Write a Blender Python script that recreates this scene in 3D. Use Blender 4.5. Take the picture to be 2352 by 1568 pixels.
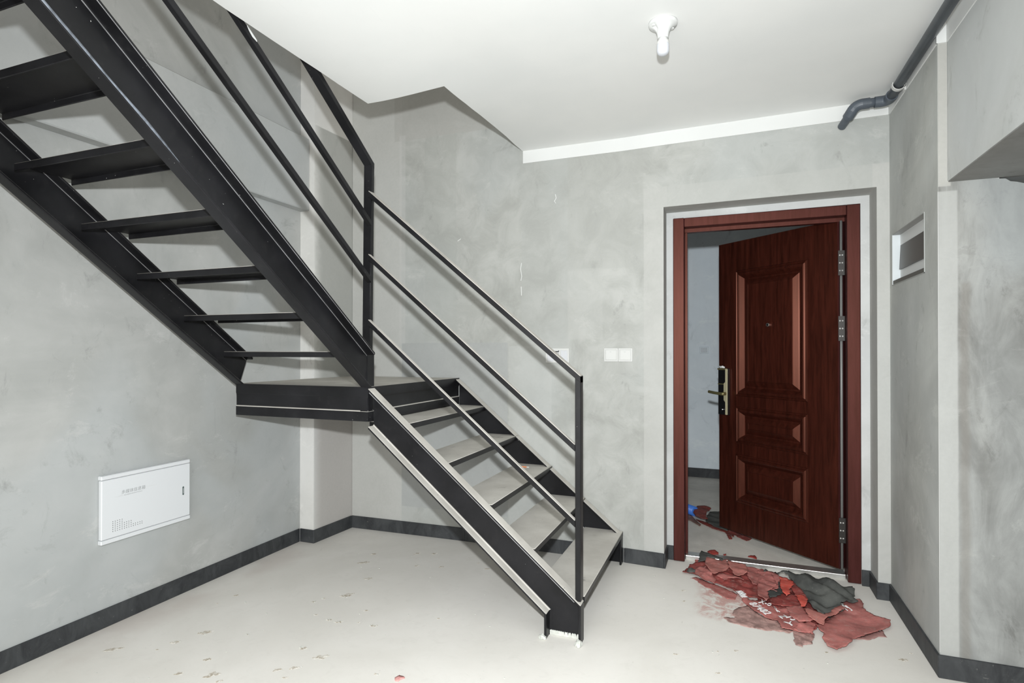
import bpy, bmesh, math, random
from mathutils import Vector, Matrix, noise
from mathutils.geometry import delaunay_2d_cdt
for o in list(bpy.data.objects): bpy.data.objects.remove(o, do_unlink=True)
S = bpy.context.scene; COL = S.collection
random.seed(7)

# ------------------------------------------------------------------ camera
cd = bpy.data.cameras.new('camera'); cam = bpy.data.objects.new('camera', cd); COL.objects.link(cam)
cam.location = (0, 0, 1.33); cam.rotation_euler = (math.pi/2 + .0059, 0, .3658)
cd.lens = 20.011; cd.sensor_width = 36; cd.shift_y = .0055; cd.clip_start = .02
S.camera = cam
# ------------------------------------------------------------------ light
w = bpy.data.worlds.new('world'); S.world = w; w.use_nodes = True
w.node_tree.nodes['Background'].inputs[0].default_value = (1, .97, .9, 1)
w.node_tree.nodes['Background'].inputs[1].default_value = 0.74
fl = bpy.data.lights.new('camera_flash', 'SPOT'); fo = bpy.data.objects.new('camera_flash', fl); COL.objects.link(fo)
fo.location = (.0, -.02, 1.58); fo.rotation_euler = (math.radians(79.5), 0, .3658)
fl.energy = 390; fl.spot_size = math.radians(142); fl.spot_blend = 1.0; fl.shadow_soft_size = .03; fl.color = (.95, .985, 1)
wl = bpy.data.lights.new('rear_fill', 'AREA'); wo = bpy.data.objects.new('rear_fill', wl); COL.objects.link(wo)  # unseen area light added behind the camera as ambient fill
wl.shape = 'RECTANGLE'; wl.size = 3.2; wl.size_y = 2.0; wl.energy = 55; wl.color = (1, .98, .94)
wo.location = (-.4, -2.6, 1.5); wo.rotation_euler = (math.radians(90), 0, 0)
S.view_settings.view_transform = 'Standard'; S.view_settings.look = 'None'
S.view_settings.exposure = 0.24; S.view_settings.gamma = 1.0; S.view_settings.use_curve_mapping = False

# ------------------------------------------------------------------ materials
class NT:
    def __init__(s, name):
        s.m = bpy.data.materials.new(name); s.m.use_nodes = True; s.t = s.m.node_tree; s.n = s.t.nodes; s.l = s.t.links
        s.b = s.n['Principled BSDF']; s._pos = None
    def new(s, ty, **k):
        x = s.n.new(ty)
        for a, v in k.items(): setattr(x, a, v)
        return x
    def pos(s):
        if s._pos is None: s._pos = s.new('ShaderNodeNewGeometry').outputs['Position']
        return s._pos
    def setin(s, inp, v):
        if isinstance(v, bpy.types.NodeSocket): s.l.new(v, inp)
        else: inp.default_value = v
    def math(s, op, a, b=0.0, c=None, clamp=False):
        x = s.new('ShaderNodeMath', operation=op, use_clamp=clamp); s.setin(x.inputs[0], a); s.setin(x.inputs[1], b)
        if c is not None: s.setin(x.inputs[2], c)
        return x.outputs[0]
    def noise(s, scale, detail=4, rough=.55, dist=0.0, vec=None, stretch=None):
        v = vec or s.pos()
        if stretch:
            mp = s.new('ShaderNodeMapping'); s.l.new(v, mp.inputs[0]); mp.inputs['Scale'].default_value = stretch; v = mp.outputs[0]
        x = s.new('ShaderNodeTexNoise'); s.l.new(v, x.inputs['Vector']); x.inputs['Scale'].default_value = scale
        x.inputs['Detail'].default_value = detail; x.inputs['Roughness'].default_value = rough; x.inputs['Distortion'].default_value = dist
        return x.outputs['Fac']
    def ramp(s, f, lo, hi, a=0.0, b=1.0):
        x = s.new('ShaderNodeMapRange'); x.interpolation_type = 'SMOOTHSTEP'; x.clamp = True
        s.l.new(f, x.inputs[0]); x.inputs[1].default_value = lo; x.inputs[2].default_value = hi
        x.inputs[3].default_value = a; x.inputs[4].default_value = b; return x.outputs[0]
    def mix(s, f, a, b, mode='MIX'):
        x = s.new('ShaderNodeMix', data_type='RGBA', blend_type=mode); s.setin(x.inputs[0], f)
        for i, v in ((6, a), (7, b)):
            if isinstance(v, tuple) and len(v) == 3: v = v + (1,)
            s.setin(x.inputs[i], v)
        return x.outputs[2]
    def sep(s):
        x = s.new('ShaderNodeSeparateXYZ'); s.l.new(s.pos(), x.inputs[0]); return x.outputs
    def box(s, rng, soft=.01, wob=0.0):
        """rough-edged rectangular plaster area: rng = ((axis, lo, hi), ...)"""
        xyz = s.sep(); out = None
        wn = s.math('MULTIPLY', s.math('SUBTRACT', s.noise(3.5, 4), .5), wob) if wob else None
        for ax, lo, hi in rng:
            v = xyz[ax]
            if wn: v = s.math('ADD', v, wn)
            f = s.math('MULTIPLY', s.ramp(v, lo - soft, lo + soft), s.ramp(v, hi - soft, hi + soft, 1, 0))
            out = f if out is None else s.math('MULTIPLY', out, f)
        return out
    def bump(s, h, st=.3, d=.01):
        x = s.new('ShaderNodeBump'); x.inputs['Strength'].default_value = st; x.inputs['Distance'].default_value = d
        s.l.new(h, x.inputs['Height']); s.l.new(x.outputs[0], s.b.inputs['Normal'])
    def out(s, col, rough=.5, spec=.5, metal=0.0):
        s.setin(s.b.inputs['Base Color'], col if not isinstance(col, tuple) else (col + (1,) if len(col) == 3 else col))
        s.setin(s.b.inputs['Roughness'], rough); s.b.inputs['Specular IOR Level'].default_value = spec
        s.b.inputs['Metallic'].default_value = metal; return s.m

def plain(name, col, rough=.5, spec=.5, metal=0.0, var=0.0, sc=30):
    t = NT(name)
    if var:
        f = t.ramp(t.noise(sc, 4), .3, .7); c = t.mix(f, tuple(x*(1-var) for x in col), tuple(min(1, x*(1+var)) for x in col))
        return t.out(c, rough, spec, metal)
    return t.out(col, rough, spec, metal)

def concrete(name, dark=(.40, .405, .385), light=(.56, .57, .55), cool=(.52, .55, .56), patches=(), streak=(1, 1, 1), contrast=.5, mott=1.6):
    """patches: (box ranges, colour, amount, softness, wobble)"""
    t = NT(name)
    big = t.noise(mott, 5, .6, 1.0); mid = t.noise(5.5, 7, .68, .7, stretch=streak); fine = t.noise(60, 3)
    f = t.math('ADD', t.math('MULTIPLY', t.ramp(big, .32, .68), contrast), t.math('MULTIPLY', t.ramp(mid, .33, .68), 1-contrast))
    c = t.mix(f, dark, light)
    c = t.mix(t.math('MULTIPLY', t.ramp(t.noise(1.1, 3, .5, .6, stretch=(1.3, 1.1, .8)), .45, .65), .45), c, cool)
    c = t.mix(t.math('MULTIPLY', t.ramp(t.noise(7, 9, .74, .9, stretch=(1, 1, .6)), .56, .72), .5), c, tuple(x*.66 for x in dark))
    c = t.mix(t.math('MULTIPLY', t.ramp(t.noise(3.2, 9, .78, .5, stretch=(1, 1, 1.5)), .56, .66), .45), c, tuple(min(1, x*1.13) for x in light))
    c = t.mix(t.math('MULTIPLY', t.ramp(t.noise(2.6, 10, .80, 1.4), .60, .64), .18), c, tuple(x*.7 for x in dark))
    for rng, pc, am, so, wo in patches:
        c = t.mix(t.math('MULTIPLY', t.box(rng, so, wo), am), c, t.mix(t.ramp(fine, .3, .7), tuple(x*.96 for x in pc), pc))
    sp = t.noise(140, 2); c = t.mix(t.math('MULTIPLY', t.ramp(sp, .74, .80), .35), c, (.25, .24, .22))
    t.bump(t.math('ADD', t.math('MULTIPLY', mid, .7), t.math('MULTIPLY', fine, .12)), .2, .005)
    return t.out(c, .78, .25)

LP = (.69, .69, .66)
M_left = concrete('plaster_left', (0.344, 0.352, 0.340), (0.464, 0.468, 0.456), (0.432, 0.460, 0.472), contrast=.75, mott=1.1,
    patches=[(((1, -5, 3.25), (2, 2.30, 2.80)), (.48, .50, .505), .45, .006, .0)])
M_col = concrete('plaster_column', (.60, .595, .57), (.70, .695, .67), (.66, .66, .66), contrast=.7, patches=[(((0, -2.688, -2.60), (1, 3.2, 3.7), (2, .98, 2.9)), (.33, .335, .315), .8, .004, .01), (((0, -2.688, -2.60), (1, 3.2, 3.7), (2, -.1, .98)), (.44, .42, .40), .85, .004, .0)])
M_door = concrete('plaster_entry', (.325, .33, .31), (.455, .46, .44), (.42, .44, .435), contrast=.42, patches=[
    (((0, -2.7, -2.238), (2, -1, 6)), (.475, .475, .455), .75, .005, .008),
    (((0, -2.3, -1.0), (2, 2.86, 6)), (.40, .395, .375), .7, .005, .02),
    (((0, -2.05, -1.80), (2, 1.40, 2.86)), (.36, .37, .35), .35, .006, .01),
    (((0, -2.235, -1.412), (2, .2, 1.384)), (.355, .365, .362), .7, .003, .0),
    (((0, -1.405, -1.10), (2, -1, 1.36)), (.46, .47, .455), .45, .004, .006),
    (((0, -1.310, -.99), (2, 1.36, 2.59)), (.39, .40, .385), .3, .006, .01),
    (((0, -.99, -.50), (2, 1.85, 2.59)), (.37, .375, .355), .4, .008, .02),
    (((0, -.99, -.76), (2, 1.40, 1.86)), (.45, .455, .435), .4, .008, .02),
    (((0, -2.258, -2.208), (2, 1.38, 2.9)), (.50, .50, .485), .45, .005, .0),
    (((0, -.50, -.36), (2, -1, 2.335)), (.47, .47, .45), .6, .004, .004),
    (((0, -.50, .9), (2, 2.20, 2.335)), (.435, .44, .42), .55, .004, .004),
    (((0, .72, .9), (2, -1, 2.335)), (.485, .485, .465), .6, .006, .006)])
M_rec = concrete('plaster_reveal', (0.459, 0.467, 0.459), (0.558, 0.566, 0.562), (0.525, 0.541, 0.549), contrast=.6)
M_right = concrete('plaster_right', (.34, .345, .33), (.49, .50, .475), (.47, .49, .49), contrast=.7, streak=(1, 1, .35))
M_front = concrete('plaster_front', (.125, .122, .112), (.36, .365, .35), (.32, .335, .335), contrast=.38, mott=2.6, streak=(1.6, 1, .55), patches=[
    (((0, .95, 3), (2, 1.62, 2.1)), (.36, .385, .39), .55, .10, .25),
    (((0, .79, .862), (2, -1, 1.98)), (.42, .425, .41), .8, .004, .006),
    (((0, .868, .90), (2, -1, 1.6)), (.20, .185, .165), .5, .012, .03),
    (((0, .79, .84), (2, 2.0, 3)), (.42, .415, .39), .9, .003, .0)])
M_beam = concrete('plaster_beam', (0.446, 0.456, 0.441), (0.543, 0.553, 0.543), (0.524, 0.548, 0.558), contrast=.8)
M_hall = concrete('plaster_hall', (0.735, 0.805, 0.857), (0.823, 0.893, 0.945), (0.787, 0.875, 0.945), contrast=.9)
M_white = plain('white_paint', (.68, .69, .68), .55, .3, var=.02, sc=3)
def ceiling_mat():
    t = NT('ceiling_paint'); c = t.mix(t.ramp(t.noise(1.4, 3), .3, .7), (.77, .78, .77), (.82, .825, .81))
    c = t.mix(t.math('MULTIPLY', t.ramp(t.noise(9, 6, .7, 3, stretch=(1, .3, 1)), .62, .72), .25), c, (.74, .75, .74))
    t.bump(t.noise(6, 5, .6, 2), .12, .004); return t.out(c, .6, .3)
M_ceil = ceiling_mat()
def floor_mat(spots):
    t = NT('dusty_screed')
    c = t.mix(t.ramp(t.noise(1.3, 5, .55, .5), .3, .7), (.72, .695, .645), (.80, .775, .73))
    c = t.mix(t.math('MULTIPLY', t.ramp(t.noise(14, 6, .7, 1.0), .5, .72), .3), c, (.66, .635, .59))
    c = t.mix(t.math('MULTIPLY', t.ramp(t.noise(26, 7, .72, .8, stretch=(1, .45, 1)), .66, .74), .55), c, (.40, .375, .33))
    c = t.mix(t.math('MULTIPLY', t.ramp(t.noise(70, 4, .6), .70, .76), .4), c, (.38, .36, .33))
    xyz = t.sep()                                            # reddish cement dust along the left skirting
    f = t.math('MULTIPLY', t.ramp(t.math('ADD', xyz[0], t.math('MULTIPLY', t.noise(3, 3), .2)), -2.60, -2.42, 1, 0), t.ramp(t.noise(2.2, 3), .4, .6))
    c = t.mix(t.math('MULTIPLY', f, .45), c, (.56, .49, .45))
    f = t.math('MULTIPLY', t.box(((0, -.16, .22), (1, 3.02, 3.46)), .05, .12), t.ramp(t.noise(13, 7, .72, .6), .42, .60))   # red pigment trodden off the torn film
    c = t.mix(t.math('MULTIPLY', f, .75), c, (.52, .25, .22))
    t.bump(t.noise(40, 5, .7), .15, .003); return t.out(c, .72, .3)
def floor_out():
    t = NT('landing_tile'); c = t.mix(t.ramp(t.noise(2.5, 6, .65, 1.5), .3, .7), (.66, .635, .58), (.82, .79, .73))
    c = t.mix(t.math('MULTIPLY', t.ramp(t.noise(30, 6, .7), .6, .72), .5), c, (.28, .26, .22)); return t.out(c, .5, .4)
def steel(name='painted_steel', dust=.9, base=(.0065, .0065, .0075)):
    t = NT(name); g = t.new('ShaderNodeNewGeometry'); sx = t.new('ShaderNodeSeparateXYZ'); t.l.new(g.outputs['True Normal'], sx.inputs[0])
    up = t.ramp(sx.outputs[2], .28, .55)
    patch = t.ramp(t.noise(7, 6, .65), .12, .40)
    wear = t.ramp(t.noise(38, 6, .75, 1), .27, .36)
    f = t.math('MULTIPLY', t.math('MULTIPLY', up, dust), t.math('MULTIPLY', patch, wear))
    c = t.mix(t.ramp(t.noise(4, 4), .3, .7), base, tuple(x*2.1 for x in base))
    c = t.mix(t.math('MULTIPLY', t.ramp(t.noise(20, 6, .7), .5, .8), .3), c, (.035, .034, .034))
    ds = t.mix(t.ramp(t.noise(5, 5, .6), .3, .7), (.54, .515, .47), (.66, .635, .585))
    c = t.mix(f, c, ds)
    sp = t.math('MULTIPLY', t.ramp(t.noise(95, 2, .5), .755, .775), t.ramp(t.noise(3.0, 2), .48, .6))
    c = t.mix(t.math('MULTIPLY', sp, .8), c, (.6, .6, .58))
    r = t.math('ADD', .36, t.math('MULTIPLY', f, .5)); t.bump(t.noise(25, 4), .06, .003)
    return t.out(c, r, .28)
M_steel = steel()
def skirting():
    t = NT('skirting_paint'); c = t.mix(t.ramp(t.noise(8, 6, .65, 1, stretch=(1, 1, .5)), .3, .7), (.024, .026, .029), (.058, .062, .065))
    c = t.mix(t.math('MULTIPLY', t.ramp(t.noise(45, 5, .75), .62, .72), .4), c, (.22, .22, .21)); t.bump(t.noise(20, 4), .2, .004)
    return t.out(c, .55, .35)
M_skirt = skirting()
def wood(name, a, b, rough=.32):
    t = NT(name); f = t.noise(7, 8, .7, .4, stretch=(6, 6, .5)); c = t.mix(t.ramp(f, .3, .72), a, b)
    t.bump(f, .05, .002); m = t.out(c, rough, .5); t.b.inputs['Specular Tint'].default_value = (1, .42, .30, 1); return m
M_leaf = wood('mahogany_leaf', (.016, .0035, .0022), (.045, .010, .006), .36)
M_frame = wood('mahogany_frame', (.026, .0066, .0072), (.050, .0145, .0155), .45)
M_black = plain('black_glass', (.006, .006, .007), .12, .6)
M_brass = plain('brass', (.62, .57, .38), .32, .6, .45)
M_brass2 = plain('brass_dull', (.30, .27, .13), .4, .5, .8)
M_chrome = plain('chrome', (.75, .75, .75), .15, .5, 1.0)
M_alu = plain('stainless', (.70, .70, .68), .33, .5, .85, var=.08, sc=20)
M_hinge = plain('hinge_metal', (.035, .032, .03), .45, .4, .5)
M_seal = plain('grey_seal', (.17, .17, .165), .35, .5)
M_pvcw = plain('white_plastic', (.58, .585, .57), .45, .3)
M_pvcg = plain('pale_plastic', (.56, .57, .59), .3, .5)
M_cer = plain('ceramic', (.66, .67, .66), .3, .4)
M_bulb = plain('bulb_opal', (.56, .575, .61), .35, .4)
M_pipe = plain('grey_pipe', (.075, .09, .11), .42, .5, var=.15, sc=10)
M_print = plain('grey_print', (.33, .34, .35), .5)
M_hole = plain('dark_hole', (.02, .02, .02), .8)
M_dark = plain('smoked_cover', (.060, .060, .055), .35, .4)
M_boxw = plain('box_enamel', (.70, .72, .74), .35, .5)
M_grout = plain('cement_blob', (.54, .55, .51), .9, .1, var=.1, sc=60)
def M_red(n, c, v=.25, sc=9):
    t = NT(n); f = t.ramp(t.noise(sc, 6, .65, .6), .3, .7); k = t.mix(f, tuple(x*(1-v) for x in c), tuple(min(1, x*(1+v)) for x in c))
    k = t.mix(t.math('MULTIPLY', t.ramp(t.noise(34, 7, .75, .5), .5, .68), .4), k, (.50, .36, .32)); t.bump(t.noise(55, 5, .6, 1.2), .5, .004)
    return t.out(k, .6, .3)
R_dusty = M_red('film_dusty', (.42, .15, .135)); R_light = M_red('film_light', (.47, .18, .155), .15); R_bright = M_red('film_bright', (.60, .10, .075), .15)
R_deep = M_red('film_deep', (.29, .065, .058), .35); R_pale = M_red('film_pale', (.40, .25, .225), .35, 22); R_scrap = M_red('film_scrap', (.36, .05, .04))
R_hall = M_red('film_hall', (.22, .045, .035)); R_brown = M_red('film_brown', (.24, .14, .11))
R_pink = M_red('film_pink', (.75, .36, .34), .05)
def felt_mat():
    t = NT('grey_felt'); c = t.mix(t.ramp(t.noise(6, 5), .3, .7), (.05, .052, .05), (.115, .118, .11))
    c = t.mix(t.math('MULTIPLY', t.ramp(t.noise(80, 3), .6, .75), .3), c, (.22, .22, .2)); t.bump(t.noise(250, 2), .3, .002); return t.out(c, .9, .15)
M_felt = felt_mat()
M_letter = plain('white_print', (.88, .88, .88), .5)
M_blue = plain('blue_plastic', (.07, .22, .72), .4, .5)

# ------------------------------------------------------------------ helpers
def mk(name, bm, mat, parent=None, smooth=False, kind=None, bevel=0.0, seg=1):
    me = bpy.data.meshes.new(name); bmesh.ops.recalc_face_normals(bm, faces=bm.faces); bm.to_mesh(me); bm.free()
    for m in (mat if isinstance(mat, (list, tuple)) else [mat]): me.materials.append(m)
    if smooth:
        for p in me.polygons: p.use_smooth = True
    o = bpy.data.objects.new(name, me); COL.objects.link(o)
    if parent: o.parent = parent; o.matrix_parent_inverse = parent.matrix_world.inverted() if False else Matrix()
    if bevel:
        b = o.modifiers.new('bevel', 'BEVEL'); b.width = bevel; b.segments = seg; b.limit_method = 'ANGLE'; b.angle_limit = math.radians(40)
    if kind: o['kind'] = kind
    return o
def BM(): return bmesh.new()
def box(bm, a, b, f=None):
    vs = []
    for z in (a[2], b[2]):
        for x, y in ((a[0], a[1]), (b[0], a[1]), (b[0], b[1]), (a[0], b[1])):
            p = (x, y, z); vs.append(bm.verts.new(f(p) if f else p))
    fs = []
    for q in ((0, 3, 2, 1), (4, 5, 6, 7), (0, 1, 5, 4), (1, 2, 6, 5), (2, 3, 7, 6), (3, 0, 4, 7)): fs.append(bm.faces.new([vs[i] for i in q]))
    return fs
def loft(bm, A, B, cap=True):
    va = [bm.verts.new(p) for p in A]; vb = [bm.verts.new(p) for p in B]; n = len(A)
    for i in range(n): bm.faces.new((va[i], va[(i+1) % n], vb[(i+1) % n], vb[i]))
    if cap: bm.faces.new(va); bm.faces.new(vb[::-1])
def tube(bm, pts, r, n=16, cap=True):
    rings = []; pts = [Vector(p) for p in pts]; rr = r if isinstance(r, (list, tuple)) else [r]*len(pts); up = None
    for i, p in enumerate(pts):
        d = (pts[min(i+1, len(pts)-1)] - pts[max(i-1, 0)]).normalized()
        if up is None: up = Vector((0, 0, 1)) if abs(d.z) < .9 else Vector((1, 0, 0))
        u = d.cross(up).normalized(); v = u.cross(d).normalized(); up = v
        rings.append([bm.verts.new(p + u*math.cos(2*math.pi*k/n)*rr[i] + v*math.sin(2*math.pi*k/n)*rr[i]) for k in range(n)])
    for a, b in zip(rings, rings[1:]):
        for k in range(n): bm.faces.new((a[k], a[(k+1) % n], b[(k+1) % n], b[k]))
    if cap: bm.faces.new(rings[0][::-1]); bm.faces.new(rings[-1])
def lathe(bm, prof, c, n=40, mod=None):
    rings = []
    for r, z in prof:
        ring = []
        for k in range(n):
            a = 2*math.pi*k/n; q = r*(mod(a, r, z) if mod else 1)
            ring.append(bm.verts.new((c[0]+q*math.cos(a), c[1]+q*math.sin(a), c[2]+z)))
        rings.append(ring)
    for a, b in zip(rings, rings[1:]):
        for k in range(n): bm.faces.new((a[k], a[(k+1) % n], b[(k+1) % n], b[k]))
    bm.faces.new(rings[0][::-1]); bm.faces.new(rings[-1])
def thing(name, label, cat, loc=(0, 0, 0), group=None, kind=None):
    o = bpy.data.objects.new(name, None); COL.objects.link(o); o.location = loc; o.empty_display_size = .1
    if label: o['label'] = label
    if cat: o['category'] = cat
    if group: o['group'] = group
    if kind: o['kind'] = kind
    return o
def tag(o, label, cat, group=None):
    o['label'] = label; o['category'] = cat
    if group: o['group'] = group
    return o
def part(name, bm, mat, par, **k):
    loc = Vector(par.location); q = par.parent
    while q is not None: loc += Vector(q.location); q = q.parent
    bmesh.ops.translate(bm, verts=bm.verts, vec=-loc)
    return mk(name, bm, mat, par, **k)
def lettering(body, size, mat, origin, ux, uy, par, name='lettering', depth=.0006, space=1.0):
    cu = bpy.data.curves.new(name, 'FONT'); cu.body = body; cu.size = size; cu.extrude = depth; cu.space_character = space; cu.resolution_u = 3
    ob = bpy.data.objects.new(name, cu); COL.objects.link(ob); bpy.context.view_layer.update()
    me = bpy.data.meshes.new_from_object(ob.evaluated_get(bpy.context.evaluated_depsgraph_get())); bpy.data.objects.remove(ob)
    ux = Vector(ux); uy = Vector(uy); nz = ux.cross(uy).normalized(); o = Vector(origin)
    for v in me.vertices: v.co = o + ux*v.co.x + uy*v.co.y + nz*v.co.z
    me.materials.clear(); me.materials.append(mat); bm = BM(); bm.from_mesh(me)
    return part(name, bm, mat, par)

KN = [(-2.66, 3.58), (-1.73, 3.605), (-.62, 3.603), (-.38, 3.588), (.797, 3.553)]
def Yw(x):
    if x <= KN[0][0]: return KN[0][1]
    for (x0, y0), (x1, y1) in zip(KN, KN[1:]):
        if x <= x1: return y0 + (y1-y0)*(x-x0)/(x1-x0)
    return KN[-1][1]
W = lambda p: (p[0], Yw(p[0]) + p[1], p[2])        # entry-wall space: x along the wall, y = depth behind its face
def wbox(bm, a, b):
    xs = [a[0]] + [k[0] for k in KN if a[0]+.002 < k[0] < b[0]-.002] + [b[0]]
    for x0, x1 in zip(xs, xs[1:]): box(bm, (x0, a[1], a[2]), (x1, b[1], b[2]), W)

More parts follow.
